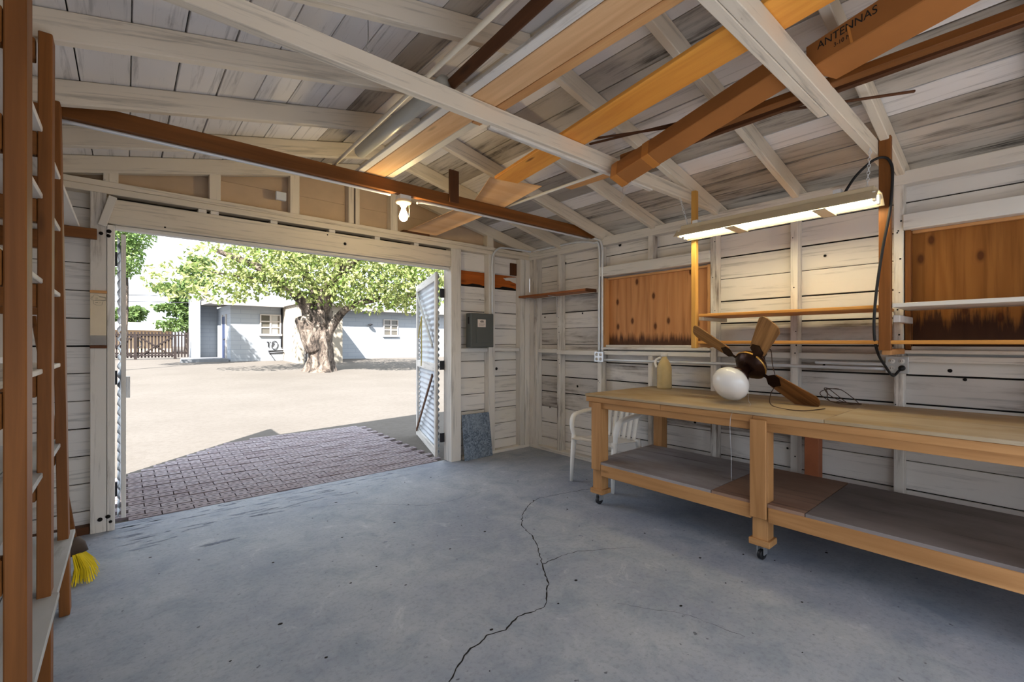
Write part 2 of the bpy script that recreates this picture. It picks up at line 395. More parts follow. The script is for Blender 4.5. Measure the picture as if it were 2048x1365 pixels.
def text(name, s, size, mat, parent, mw, ext=.0004):
    cu = bpy.data.curves.new('t', 'FONT'); cu.body = s; cu.size = size; cu.extrude = ext; cu.align_x = 'CENTER'; cu.align_y = 'CENTER'
    to = bpy.data.objects.new('t', cu); COL.objects.link(to)
    dg = bpy.context.evaluated_depsgraph_get(); me = bpy.data.meshes.new_from_object(to.evaluated_get(dg))
    bpy.data.objects.remove(to, do_unlink=True); me.materials.clear()
    return link(name, me, mat, parent, mw)
# ------------------------------------------------------------------ the shell
XR, YF, XL, YB = 3.85, 4.20, -.48, -1.95          # stud faces: right wall, door wall, left wall, rear
XC = 1.70; PT = 2.415; SL = .222                  # ridge line, plate top, roof slope
def rz(x): return 2.395+SL*(XR-XC) - SL*abs(x-XC)  # underside of rafters
floor = pymesh('floor', [(XL-.12, YB, -.12), (XR+.12, YB, -.12), (XR+.12, YF+.13, -.12), (XL-.12, YF+.13, -.12), (XL-.12, YB, 0), (XR+.12, YB, 0), (XR+.12, YF+.13, 0), (XL-.12, YF+.13, 0)],
               [(0, 3, 2, 1), (4, 5, 6, 7), (0, 1, 5, 4), (1, 2, 6, 5), (2, 3, 7, 6), (3, 0, 4, 7)], CONC)
tag(floor, kind='structure')
def crack(pxs, w0, w1, jit=.006):
    base = [onZ(x, y) for x, y in pxs]; pts = []
    for a, b in zip(base, base[1:]):
        n = max(2, int((b-a).length/.022))
        for k in range(n): pts.append(a.lerp(b, k/n)+Vector((RND.uniform(-jit, jit), RND.uniform(-jit, jit), 0)))
    pts.append(base[-1]); vs = []; n = len(pts)
    for i, p in enumerate(pts):
        t = (pts[min(n-1, i+1)]-pts[max(0, i-1)]).normalized(); s = Vector((-t.y, t.x, 0))
        wd = (w0+(w1-w0)*i/n)*RND.uniform(.45, 1.4)
        vs += [p+s*wd+Vector((0, 0, .0006)), p-s*wd+Vector((0, 0, .0006))]
    pymesh('crack', vs, [(2*i, 2*i+1, 2*i+3, 2*i+2) for i in range(n-1)], DARK, floor)
crack([(897, 1364), (935, 1305), (975, 1272), (1010, 1260), (1035, 1235), (1090, 1215), (1097, 1165), (1085, 1130), (1075, 1095), (1065, 1072), (1043, 1052), (1045, 1030), (1058, 1010), (1075, 998), (1130, 987), (1182, 978), (1200, 960)], .0035, .0026)
crack([(1086, 1129), (1120, 1114), (1155, 1103), (1200, 1100), (1275, 1095)], .0028, .0008)
crack([(850, 1012), (900, 1003), (940, 990), (985, 980)], .0012, .0006)
crack([(610, 1018), (700, 1008), (850, 1012)], .0008, .0012)
crack([(1235, 1207), (1290, 1218), (1360, 1226), (1440, 1255), (1490, 1275)], .0007, .0011)
def spall(px, py, rx, ry, seed):
    c = onZ(px, py); rr = random.Random(seed); n = 46; ring = []
    for k in range(n):
        a = 2*math.pi*k/n; q = rr.uniform(.35, 1.25); ring.append(c+Vector((math.cos(a)*rx*q, math.sin(a)*ry*q, .0008)))
    pymesh('spalled_patch', ring, [tuple(range(n))], SPALL, floor)
SPALL = plain('exposed_aggregate', c255(120, 128, 144), .9, var=.35)
for i, (px, py, rx, ry) in enumerate(((440, 1085, .10, .022), (770, 1085, .02, .012), (1160, 1072, .012, .01), (520, 1030, .08, .014))): spall(px, py, rx, ry, i)
SPALL = plain('pitted_grey_concrete', c255(136, 144, 160), .9, var=.3)
sr = random.Random(31)
for k in range(110):
    X_ = 2.4*sr.random()**1.7; Y_ = 4.30-.62*sr.random()**1.3*(1-.22*X_)
    d_ = X_*SY+Y_*CY; q_ = X_*CY-Y_*SY
    spall(1024+F_PX*q_/d_, HORIZON+F_PX*EYE/d_, sr.uniform(.015, .11), sr.uniform(.004, .013), 100+k)
# ---- right wall
wr = struct('wall_right', (XR, 1.0, 0))
JO = [.14+.19*k for k in range(13)]               # board joints
WIN1 = (1.895, 3.06, 1.245, 1.975); WIN2 = (-.62, .605, 1.245, 2.04)
def wall_boards(parent, axis, face, a0, a1, zt, holes, mats, sgn):
    zs = [0.0]+[z for z in JO if z < zt-.02]+[zt]
    for z0, z1 in zip(zs, zs[1:]):
        segs = [(a0, a1)]
        for h0, h1, hz0, hz1 in holes:
            if z1 > hz0+.03 and z0 < hz1-.03:
                for q0, q1 in ((z0, hz0), (hz1, z1)):
                    if q1-q0 > .02:
                        lo, hi = face, face+sgn*.022
                        bx('siding_board', lo, hi, h0, h1, q0+.002, q1, mats[0], parent)
                new = []
                for s0, s1 in segs:
                    if s0 < h0 < s1 or s0 < h1 < s1:
                        if s0 < h0: new.append((s0, h0))
                        if h1 < s1: new.append((h1, s1))
                    else: new.append((s0, s1))
                segs = new
        for s0, s1 in segs:
            g = RND.choice((.003, .004, .006, .009)); pr = RND.uniform(0, .005); mt = RND.choice(mats) if not (axis == 'y' and sgn > 0 and 1.05 < z0 < 1.4) else WORNW
            f0 = face+sgn*pr; f1 = face+sgn*.022
            lo, hi = min(f0, f1), max(f0, f1)
            if axis == 'y': bx('siding_board', lo, hi, s0, s1, z0+.002, z1-g, mt, parent)
            else: bx('siding_board', s0, s1, lo, hi, z0+.002, z1-g, mt, parent)
wall_boards(wr, 'y', XR+.09, YB, YF+.1, PT, [WIN1, WIN2], [WALLW, WALLW, WALLW, WORNW], 1)
bx('sheathing', XR+.114, XR+.122, YB, YF+.12, -.1, PT, DARK, wr, 0)
bx('wall_plate', XR, XR+.09, YB, YF+.09, PT-.085, PT, STUDW, wr)
bx('sill_plate', XR, XR+.09, YB, YF, 0, .04, STUDW, wr)
def stud(y, z0, z1, mat=STUDX, w=.05): bx('stud', XR, XR+.09, y-w/2, y+w/2, z0, z1, mat, wr)
ZP = PT-.085
for y in (3.70, 3.10, 1.865, 1.245, .635, -.645, -1.25, -1.86): stud(y, .04, ZP)
stud(YF-.035, .04, ZP, w=.07); stud(YF-.10, .04, ZP, w=.06)
for y0, y1 in ((1.89, 3.075), (-.62, .61)):
    hz = 2.045 if y0 > 0 else 2.075
    bx('window_header', XR-.018, XR+.09, y0, y1, hz-.045, hz+.055, TRIMW, wr)
    bx('sill_block', XR-.01, XR+.09, y0, y1, 1.175, 1.215, TRIMW, wr)
    m = (y0+y1)/2; stud(m, hz+.055, ZP); stud(m, .04, 1.175)
for y0, y1 in ((3.725, 4.07), (1.27, 1.84), (.66, 1.22)): bx('fire_block', XR+.02, XR+.09, y0, y1, 1.18, 1.225, TRIMW, wr)
bx('fire_block', XR-.012, XR+.09, 3.12, 3.72, 1.165, 1.215, STUDW, wr)
# ---- boarded windows
def boarded(n, y0, y1, z0, z1, mat):
    wn = struct(f'window_{n}', (XR+.05, (y0+y1)/2, z0))
    board('plywood_panel', (XR+.085, (y0+y1)/2, z0), (XR+.085, (y0+y1)/2, z1), y1-y0-.06, .012, mat, wn, (1, 0, 0), 0)
    for a, b in ((y0, y0+.03), (y1-.03, y1)): bx('jamb', XR+.012, XR+.098, a, b, z0-.01, z1, BROWN if n == 2 else TAN, wn)
    bx('head_strip', XR+.05, XR+.098, y0+.03, y1-.03, z1-.02, z1, TAN, wn)
    bx('window_sill', XR-.02, XR+.098, y0-.01, y1+.01, z0-.035, z0-.012, TRIMW, wn)
    bx('sill_lip', XR+.02, XR+.098, y0+.03, y1-.03, z0-.012, z0+.012, TRIMW, wn)
boarded(1, WIN1[0], WIN1[1], 1.265, 1.985, PLY)
boarded(2, WIN2[0], WIN2[1], 1.265, 2.03, PLYD)
# ---- door wall
wf = struct('wall_front', (1.7, YF, 0))
JL = JO
wall_boards(wf, 'x', YF+.09, XL-.1, -.10, PT, [], [WALLW, STUDW], 1)
zs = [0]+JO[:9]
for z0, z1 in zip(zs, zs[1:]): bx('siding_board', 2.75, XR+.1, YF+.09+RND.uniform(0, .004), YF+.112, z0+.002, z1-RND.choice((.003, .005)), RND.choice((WALLW, WALLW, STUDW)), wf)
bx('siding_board', 2.75, XR+.1, YF+.09, YF+.112, JO[8]+.002, 1.795, WALLW, wf)
bx('siding_board', 2.75, XR+.1, YF+.092, YF+.112, 1.797, 1.945, WALLW, wf)
# the bare orange board with a split lower edge
rr = random.Random(4); bot = [(2.75+.05*k, 1.975+rr.uniform(-.012, .012)+(.0 if k < 14 else .0)) for k in range(23)]
prism('bare_siding_board', bot+[(XR, 2.12), (2.75, 2.12)], YF+.094, YF+.112, 'y', EXPOSED, wf)
prism('torn_paint_strip', [(3.50, 2.085), (3.58, 2.10), (XR-.12, 2.115), (XR-.12, 2.03), (3.66, 2.045), (3.60, 2.065), (3.54, 2.062)], YF+.088, YF+.096, 'y', TRIMW, wf)
bx('siding_board', 2.75, XR+.1, YF+.09, YF+.112, 2.122, PT, WALLW, wf)
bx('wood_scab', 3.60, 3.70, YF+.07, YF+.09, 2.13, 2.28, DKBRN, wf)
for a, b in ((XL-.1, -.06), (2.70, XR+.1)): bx('sheathing', a, b, YF+.114, YF+.122, -.05, PT, DARK, wf, 0)
bx('sill_plate', 2.85, XR, YF, YF+.09, 0, .035, STUDW, wf); bx('sill_plate', XL, -.19, YF+.01, YF+.09, 0, .05, DKBRN, wf)
bx('door_post', -.186, -.102, YF-.005, YF+.10, 0, 2.33, STUDX, wf); bx('door_jamb', -.100, -.060, YF-.01, YF+.12, 0, 2.115, STUDW, wf)
board('knee_brace', (-.125, YF-.018, 2.10), (-.068, YF-.018, 2.31), .045, .022, STUDW, wf, (0, 1, 0))
bx('door_post', 2.694, 2.822, YF-.005, YF+.15, 0, 2.33, STUDW, wf)
for x in (3.255,): bx('stud', x-.045, x+.045, YF, YF+.09, .035, 2.33, STUDW, wf)
bx('corner_post', 3.70, 3.765, YF, YF+.09, .035, 2.33, STUDW, wf); bx('corner_post', 3.77, XR, YF-.003, YF+.09, .035, 2.33, STUDW, wf)
bx('header', -.098, 2.69, YF-.002, YF+.09, 2.126, 2.298, RAFT, wf); bx('header_strip', -.06, 2.69, YF+.03, YF+.10, 2.098, 2.124, TRIMW, wf)
bx('header_backing', -.098, 2.69, YF+.095, YF+.11, 2.11, 2.335, DARK, wf, 0)
for x in (.42, .50, .92, 1.40, 1.83, 2.25): bx('packing_block', x, x+.055, YF+.004, YF+.085, 2.299, 2.327, STUDW, wf)
bx('wall_plate', XL-.1, XR, YF, YF+.09, 2.375, PT, RAFT, wf); bx('wall_plate', XL-.1, XR, YF-.004, YF+.09, 2.328, 2.373, RAFT, wf)
for a, b in ((2.823, 3.20), (3.305, 3.69)): bx('fire_block', a, b, YF+.01, YF+.09, 1.195, 1.24, TRIMW, wf)
# gable infill
GB = plain('tan_gable_board', c255(196, 172, 146), .8, var=.06)
def gpoly(z0, z1):
    e = .16
    def xl(z): return max(XL-.1, XC-(rz(XC)+e-z)/SL)
    def xr(z): return min(XR+.1, XC+(rz(XC)+e-z)/SL)
    return [(xl(z0), z0), (xr(z0), z0), (xr(z1), z1), (xl(z1), z1)]
for z0, z1 in ((2.417, 2.60), (2.602, 2.79), (2.792, 2.98)): prism('gable_board', gpoly(z0, z1), YF+.092, YF+.112, 'y', GB, wf)
for x, wd in ((-.105, .03), (-.065, .05), (.53, .075), (1.11, .075), (1.60, .05), (1.66, .04), (2.03, .075), (3.235, .09)): bx('gable_stud', x-wd/2, x+wd/2, YF+.0, YF+.088, PT, rz(x)+.02, RAFT, wf)
bx('gable_block', 2.12, 2.42, YF-.02, YF+.09, PT+.0, PT+.02, DKBRN, wf)
# ---- left wall cut short, unseen rear left open, to let daylight in
wl = struct('wall_left', (XL, 1.0, 0))
wall_boards(wl, 'y', XL-.09, -.9, YF+.1, PT, [], [WALLW, WALLW, STUDW], -1)
bx('sheathing', XL-.122, XL-.114, -.9, YF+.12, -.1, PT, DARK, wl, 0)
bx('wall_plate', XL-.09, XL, YB, YF+.09, PT-.085, PT, STUDW, wl)
for k in range(9): bx('stud', XL-.09, XL, YF-.05-.61*k, YF-.61*k, 0, ZP, STUDW, wl)
bx('fire_block', XL-.09, XL-.01, -.8, YF-.05, 1.18, 1.225, TRIMW, wl)
wb = struct('wall_back_open', (1.7, YB, 0))
bx('rear_header', XL-.1, XR+.1, YB-.09, YB, 2.25, PT, STUDW, wb)
for x in (XL-.05, XR+.05): bx('rear_post', x-.05, x+.05, YB-.09, YB, 0, 2.25, STUDW, wb)
# ---- roof
ce = struct('ceiling', (XC, 1.0, rz(XC)))
YE = YF+.78; RD = .115                            # eave board end beyond the door wall, rafter depth
nrm = {1: Vector((SL, 0, 1)).normalized(), -1: Vector((-SL, 0, 1)).normalized()}
LEN = (XR+.32-XC)
for s in (1, -1):
    lim = LEN if s == 1 else (XC-XL+.32)
    x = .006; i = 0
    while x < lim:
        w_ = RND.choice((.18, .19, .19)); xa, xb = XC+s*x, XC+s*min(lim, x+w_-RND.choice((.004, .005, .008)))
        mat = ROOFW
        if s == 1: mat = ROOFD if i >= 9 or RND.random() < .42 else ROOFW
        elif RND.random() < .15: mat = ROOFD
        cuts = [YB-.1, RND.choice((-.6, .0, .62, 1.845)), RND.choice((2.455, 3.065)), YE] if RND.random() < .6 else [YB-.1, RND.choice((-.6, .62, 1.235)), YE]
        for y0, y1 in zip(cuts, cuts[1:]):
            c = Vector(((xa+xb)/2, 0, rz((xa+xb)/2)+RD*math.sqrt(1+SL*SL)+.010+RND.uniform(0, .003)))
            board('roof_board', (c.x, y0+.001, c.z), (c.x, y1-.001, c.z), abs(xb-xa)*math.sqrt(1+SL*SL), .019, mat if RND.random() < .8 else ROOFW, ce, nrm[s], .002)
        x += w_; i += 1
    xe = XC+s*lim; zt = RD*math.sqrt(1+SL*SL)+.026
    prism('roofing_felt', [(XC, rz(XC)+zt), (xe, rz(xe)+zt), (xe, rz(xe)+zt+.02), (XC, rz(XC)+zt+.02)], YB-.12, YE+.01, 'y', ROOFTOP, ce)
RY = [YF+.025, 3.675, 3.065, 2.455, 1.845, 1.235, .625, .015, -.6, -1.2, -1.8]
for y in RY:
    for s in (1, -1):
        xe = XC+s*((XR if s == 1 else 2*XC-XL-0)*0 + (XR+.22-XC if s == 1 else XC-XL+.22))
        xa = XC+s*.012
        off = RD/2
        p0 = Vector((xa, y, rz(xa)+off)); p1 = Vector((xe, y, rz(xe)+off))
        board('rafter', p0, p1, .045 if y < YF else .06, RD, RAFT, ce, nrm[s], .004)
board('ridge_board', (XC, YB, rz(XC)+.055), (XC, YE, rz(XC)+.055), .022, .13, RAFT, ce)
for x_, nm in ((-1, 'l'), (1, 'r')):
    pass
for s in (1, -1):   # rake boards on the overhang
    xe = XC+s*(LEN if s == 1 else XC-XL+.32)
    board('rake_board', (XC, YE-.02, rz(XC)+.06), (xe, YE-.02, rz(xe)+.06), .02, .13, STUDW, ce, nrm[s])
# ties across the room
def joist(y, mat, x0=XL-.05, x1=XR+.06, h=.09): return bx('ceiling_joist', x0, x1, y-.022, y+.022, PT, PT+h, mat, ce)
joist(3.155, BROWN, XL-.05, XR-.02); joist(1.845, RAFT)
bx('ceiling_joist', XL-.05, 2.62, .700, .742, PT, PT+.09, RAFT, ce); bx('ceiling_joist', 1.2, XR+.05, .655, .698, PT, PT+.09, RAFT, ce)
joist(-.6, RAFT); joist(-1.8, RAFT)
bx('hanger_strut', 1.985, 2.075, 3.115, 3.133, PT+.02, 2.70, DKBRN, ce)
board('brace_strip', (1.42, 1.862, PT-.008), (2.9, 1.862, PT-.008), .03, .016, TRIMW, ce)

def hole(parent, p, r, axis):
    lathe('knot_hole', [(0, 0), (r*.8, 0), (r, .001), (0, .001)][:3]+[(0, .0012)], DARK, parent, axmat(p, axis), 10)
for px, py, r in ((993, 738, .018), (960, 600, .006), (1010, 556, .006)): hole(wf, onY(px, py, YF+.088), r, (0, -1, 0))
for px, py, r in ((202, 467, .012), (218, 463, .014), (217, 472, .012), (200, 1040, .014), (216, 1034, .014), (221, 1044, .010), (690, 488, .014), (655, 470, .006), (330, 455, .006)): hole(wf, onY(px, py, YF-.011 if px < 230 else YF-.003), r, (0, -1, 0))
for px, py, r in ((1131, 527, .016), (1240, 490, .018), (1155, 773, .014), (1165, 627, .010), (1045, 625, .008), (1090, 635, .01), (1640, 870, .012), (1575, 897, .008), (1390, 845, .012), (1100, 815, .01), (1650, 512, .01), (1648, 730, .008), (1900, 742, .012), (1930, 760, .01)): hole(wr, onX(px, py, XR+.0885), r, (-1, 0, 0))
for k in range(46):
    y = RND.choice((3.70, 3.10, 1.865, 1.245, .635)); z = RND.uniform(.4, 2.3); hole(wr, (XR-.001, y+RND.uniform(-.016, .016), z), RND.uniform(.0025, .006), (-1, 0, 0))
for k in range(70):
    c = Vector((RND.uniform(-.1, 3.4), RND.uniform(.6, 3.9), .0008)); lathe('floor_pit', [(RND.uniform(.003, .009), 0), (0, .0003)], DARK, floor, Matrix.Translation(c), 7, False, RND.uniform(.7, 1.6))
# ------------------------------------------------------------------ garage door leaves (corrugated iron on timber frames)
def corrugated(name, wd, ht, amp, pitch, mat, parent, mw):
    n = int(ht/pitch*6); vs = []; fs = []
    for i in range(n+1):
        z = ht*i/n; y = amp*math.sin(2*math.pi*z/pitch)
        vs += [(0, y, z), (wd, y, z), (0, y+.0015, z), (wd, y+.0015, z)]
    for i in range(n):
        a = 4*i; fs += [(a, a+1, a+5, a+4), (a+2, a+6, a+7, a+3), (a, a+4, a+6, a+2), (a+1, a+3, a+7, a+5)]
    return pymesh(name, vs, fs, mat, parent, mw, True)
def leaf(n, hinge, ang, wd, side, z0=.03, z1=2.085):
    """local x along the leaf from the hinge, local +y = inner (framed) side"""
    d = struct(f'door_{n}', (hinge[0], hinge[1], z0))
    R = Matrix.Translation((hinge[0], hinge[1], z0)) @ Matrix.Rotation(ang, 4, 'Z')
    if side < 0: R = R @ Matrix.Scale(1, 4)
    h = z1-z0
    def fb(nm, x0, x1, za, zb, y0, y1, mat=TRIMW):
        L = [R @ Vector(p) for p in ((x0, side*(y0+y1)/2, (za+zb)/2), (x1, side*(y0+y1)/2, (za+zb)/2))]
        if x1-x0 > zb-za: return board(nm, L[0], L[1], y1-y0, zb-za, mat, d)
        c = R @ Vector(((x0+x1)/2, side*(y0+y1)/2, 0)); up = R.to_3x3() @ Vector((1, 0, 0))
        return board(nm, (c.x, c.y, z0+za), (c.x, c.y, z0+zb), y1-y0, x1-x0, mat, d, up)
    corrugated('corrugated_sheet', wd, h-.02, .009, .067, CORR, d, R @ Matrix.Translation((0, side*.012, .01)))
    fb('stile', 0, .07, 0, h, .024, .052); fb('stile', wd-.07, wd, 0, h, .024, .052)
    fb('rail', .07, wd-.07, 0, .09, .024, .048); fb('rail', .07, wd-.07, h-.09, h, .024, .048); fb('rail', .07, wd-.07, h*.46, h*.46+.09, .024, .048)
    return d, R, h
dl, RL, hl = leaf(1, (-.052, 4.335), math.radians(90), 1.46, -1)
dr, RRr, hr = leaf(2, (2.655, 4.365), math.radians(70.3), 1.37, 1)
def loc(R, x, y, z): return R @ Vector((x, y, z))
board('diagonal_brace', loc(RRr, .12, .062, hr*.60), loc(RRr, 1.27, .062, hr-.10), .014, .045, GREYT, dr)
board('diagonal_brace', loc(RRr, .12, .062, hr*.44), loc(RRr, 1.27, .062, .08), .014, .045, DKBRN, dr)
for z in (.25, 1.05, 1.85): bx('hinge', 2.648, 2.70, 4.335, 4.36, z-.05, z+.05, IRON, dr, .001)
for z in (.25, 1.05, 1.90): bx('hinge', -.062, -.048, 4.31, 4.345, z-.05, z+.05, IRON, dl, .001)
bx('latch_block', 0.0, .03, 5.62, 5.72, .78, .98, TRIMW, dl); 
rp = thing('rope', 'yellow rope hanging from the brace of the open corrugated door', 'rope', loc(RRr, .75, .075, hr*.68))
tube('hanging_strand', spline([loc(RRr, .98, .08, 1.33), loc(RRr, .90, .085, 1.42), loc(RRr, .82, .08, 1.52), loc(RRr, .74, .08, 1.60)]), .008, ROPE, rp, 6)
tube('hanging_strand', spline([loc(RRr, .74, .08, 1.60), loc(RRr, .73, .085, 1.4), loc(RRr, .72, .085, 1.15), loc(RRr, .75, .085, .98)]), .007, ROPE, rp, 6)

# ------------------------------------------------------------------ tall open shelving along the left wall
sh = thing('shelving_unit', 'tall open shelving of brown stained two by fours against the left wall', 'shelves', (-.33, 2.3, 0))
POSTS = [(1.58, -.176, -.176), (2.42, -.212, -.207), (3.06, -.204, -.238)]   # y, x at foot, x at top (room side faces)
ZS = [.366, .825, 1.205, 1.535, 1.845, 2.09]
for y, xb, xt in POSTS:
    board('upright', (xb-.019, y, 0.001), (xt-.019, y, 2.44), .038, .085, BROWN, sh, (0, 1, 0))
    for z in ZS: bx('shelf_arm', XL+.004, xb-.040+(xt-xb)*z/2.44, y-.040, y-.002, z-.105, z-.02, BROWN, sh)
    bx('shelf_arm', XL+.004, xb-.040, y-.040, y-.002, 2.33, 2.41, BROWN, sh)
GSH = MATS['grey_shelf']
for i, z in enumerate(ZS):
    m_ = GSH if i < 2 else STUDW
    e = 3.16 if i != 5 else 4.19
    sg = -.19 if i == 0 else -.232
    bx('shelf_board', XL+.004, XL+.13, 1.0, e-.03, z-.019, z, m_, sh); bx('shelf_board', XL+.134, sg, 1.0, 2.40, z-.019, z, m_, sh)
    bx('shelf_board', XL+.134, sg-.004, 2.402, e, z-.019, z, m_, sh)
bx('wall_cleat', XL+.02, -.150, YF-.045, YF-.007, 2.0, 2.07, BROWN, sh)
# broom
br = thing('broom', 'broom with yellow bristles leaning behind the left shelving', 'broom', (-.20, 3.56, 0))
tube('broom_handle', [(-.215, 3.50, .17), (-.40, 3.72, 1.45)], .012, BROWN, br)
lathe('bristle_cap', [(.0, .0), (.035, .0), (.03, .05), (.014, .09), (0, .09)], plain('dark_thread_binding', c255(74, 60, 50), .7), br, axmat((-.205, 3.48, .13), (-.15, .16, 1)), 14, sx=1.6, sy=.7)
vs = []; fs = []; rr = random.Random(3)
for k in range(170):
    a = rr.uniform(-1, 1); b = rr.uniform(-1, 1); p0 = Vector((-.205+a*.018, 3.48+b*.05, .14)); p1 = Vector((-.205+.035+a*.05+rr.uniform(-.01, .01), 3.48-.02+b*.12+rr.uniform(-.01, .01), rr.uniform(.002, .014)))
    mid = (p0+p1)/2+Vector((.012, 0, -.005)); n0 = len(vs); s = Vector((.0016, .0016, 0)); s2 = Vector((-.0016, .0016, 0))
    for p in (p0, mid, p1): vs += [p+s, p-s, p+s2]
    for j in (0, 3):
        for q in range(3): fs.append((n0+j+q, n0+j+(q+1) % 3, n0+j+3+(q+1) % 3, n0+j+3+q))
o = pymesh('bristles', vs, fs, STRAW, br); o['kind'] = 'stuff'
# enamel sign on the door post
sg = thing('enamel_sign', 'narrow cream enamel panel with a black line drawing on the left door post', 'sign', (-.143, YF-.01, 1.46))
bx('panel', -.185, -.103, YF-.014, YF-.006, 1.35, 1.635, CREAM, sg, .001)
bx('panel_foot', -.185, -.103, YF-.012, YF-.006, 1.285, 1.348, plain('scuffed_grey_paint', c255(150, 146, 142), .8, var=.25), sg, .001)
bx('end_bar', -.187, -.100, YF-.018, YF-.006, 1.638, 1.657, TAN, sg, .002); bx('end_bar', -.187, -.100, YF-.018, YF-.006, 1.262, 1.282, DKBRN, sg, .002)
def sg_line(pts, r=.0017):
    P_ = [(-.185+.082*x, YF-.0148, 1.35+.285*y) for x, y in pts]; tube('drawn_line', P_, r, INK, sg, 5, flat=.3)
sg_line([(.05, .87), (.08, .91), (.2, .93), (.22, .965), (.45, .965), (.55, .935), (.97, .92), (.97, .84), (.55, .84), (.3, .83), (.08, .84), (.05, .87)])
sg_line([(.2, .83), (.22, .75), (.4, .725), (.72, .73), (.8, .82)]); sg_line([(.55, .925), (.95, .91)], .002); sg_line([(.3, .84), (.6, .845), (.97, .845)], .0018)
sg_line([(.12, .885), (.14, .9), (.16, .88)]); sg_line([(.3, .9), (.36, .86), (.42, .91), (.48, .87)]); sg_line([(.3, .78), (.48, .785)], .0022); sg_line([(.52, .78), (.66, .79)], .0009); sg_line([(.88, .90), (.95, .89), (.93, .86)])

# ------------------------------------------------------------------ workbench
wbn = thing('workbench', 'long rolling pine workbench with a plank top and low shelf', 'workbench', (3.35, .6, 0))
BX0, BX1, BY1, BY0 = 2.86, 3.82, 2.44, -1.25
bx('bench_top', BX0-.012, BX1, .78, BY1, .868, .888, MATS['benchtop'], wbn); bx('bench_top', BX0-.012, BX1, BY0, .778, .868, .888, MATS['benchtop'], wbn)
for a, b in ((1.765, BY1), (1.15, 1.762), (BY0, 1.148)): bx('front_apron', BX0, BX0+.02, a, b, .825, .867, BENCHW, wbn)
bx('top_rail', BX0+.022, BX0+.06, BY0, BY1-.01, .775, .867, BENCHW, wbn)
bx('end_rail', BX0+.06, BX1-.04, BY1-.05, BY1-.012, .775, .867, BENCHW, wbn); bx('back_rail', BX1-.045, BX1-.007, BY0, BY1-.06, .775, .867, BENCHW, wbn)
FL = [2.33, 1.10, -.10, -1.15]
for y in FL:
    bx('leg_board', BX0+.0, BX0+.02, y-.035, y+.055, .285 if y > 0 else .285, .823, BENCHW, wbn) if y != 1.10 else bx('leg_board', BX0-.021, BX0-.001, y-.035, y+.055, .265, .846, BENCHW, wbn)
    bx('leg', BX0+.024, BX0+.112, y-.030, y+.058, .125, .774, BENCHW, wbn)
    bx('foot_block', BX0+.008, BX0+.125, y-.045, y+.073, .09, .128, BENCHW, wbn)
    cs = pymesh('caster', [(0, 0, 0)], [], STEELW, wbn, Matrix.Translation((BX0+.066, y+.014, .088)))
    bm = bmesh.new()
    for (sx_, sy_, sz_, ox, oy, oz) in ((.06, .06, .006, 0, 0, -.003), (.05, .004, .05, -.01, .019, -.03), (.05, .004, .05, -.01, -.019, -.03)):
        q = bmesh.ops.create_cube(bm, size=1)
        for v in q['verts']: v.co = Vector((v.co.x*sx_+ox, v.co.y*sy_+oy, v.co.z*sz_+oz))
    bm.to_mesh(cs.data); bm.free()
    lathe('wheel', [(0, -.013), (.026, -.013), (.030, -.009), (.030, .009), (.026, .013), (0, .013)], BLKRUB, cs, axmat((BX0+.05, y+.014, .0305), (.25, 1, 0)), 20)
for y in FL:
    bx('leg', BX1-.095, BX1-.007, y-.05, y+.038, .09, .774, BENCHW if y != 1.10 else plain('red_brown_post', c255(168, 100, 66), .6, var=.15), wbn)
    lathe('caster', [(0, -.013), (.03, -.013), (.03, .013), (0, .013)], BLKRUB, wbn, axmat((BX1-.05, y, .0305), (0, 1, 0)), 16)
    bx('caster_plate', BX1-.085, BX1-.015, y-.035, y+.03, .055, .09, STEELW, wbn, .002)
bx('shelf_rail', BX0+.0, BX0+.021, BY0, 2.29, .243, .334, BENCHW, wbn) if False else None
for a, b in ((1.158, 2.292), (BY0, 1.062)): bx('shelf_rail', BX0+.002, BX0+.022, a, b, .245, .334, BENCHW, wbn)
bx('shelf_rail', BX1-.12, BX1-.097, BY0, 2.37, .245, .334, BENCHW, wbn); bx('shelf_rail', BX0+.12, BX1-.12, 2.28, 2.318, .245, .334, BENCHW, wbn)
RY90 = Matrix(((0, -1, 0, 0), (1, 0, 0, 0), (0, 0, 1, 0), (0, 0, 0, 1)))      # local x runs along the bench
def shelf_panel(a, b, m_):
    x0, x1, xn = BX0+.006, BX1-.097, BX0+.114; pts = [(x0, a)]
    for y in sorted(FL):
        l0, l1 = y-.034, y+.062
        if l1 <= a or l0 >= b: continue
        if l0 <= a: pts[-1] = (xn, a); pts += [(xn, l1), (x0, l1)]
        elif l1 >= b: pts += [(x0, l0), (xn, l0), (xn, b)]
        else: pts += [(x0, l0), (xn, l0), (xn, l1), (x0, l1)]
    if pts[-1][1] < b: pts.append((x0, b))
    pts += [(x1, b), (x1, a)]; n = len(pts); c = Vector(((x0+x1)/2, (a+b)/2, .3435))
    vs = [Vector((y-c.y, -(x-c.x), z)) for z in (-.0095, .0095) for x, y in pts]
    o = pymesh('shelf_panel', vs, [tuple(range(n)), tuple(range(2*n-1, n-1, -1))]+[(i, i+n, (i+1) % n+n, (i+1) % n) for i in range(n)], MATS[m_], wbn, Matrix.Translation(c) @ RY90)
    bm = bmesh.new(); bm.from_mesh(o.data); bmesh.ops.recalc_face_normals(bm, faces=bm.faces); bm.to_mesh(o.data); bm.free()
shelf_panel(1.405, 2.385, 'dusty_shelf'); shelf_panel(.875, 1.40, 'brown_shelf'); shelf_panel(BY0, .870, 'dark_shelf')

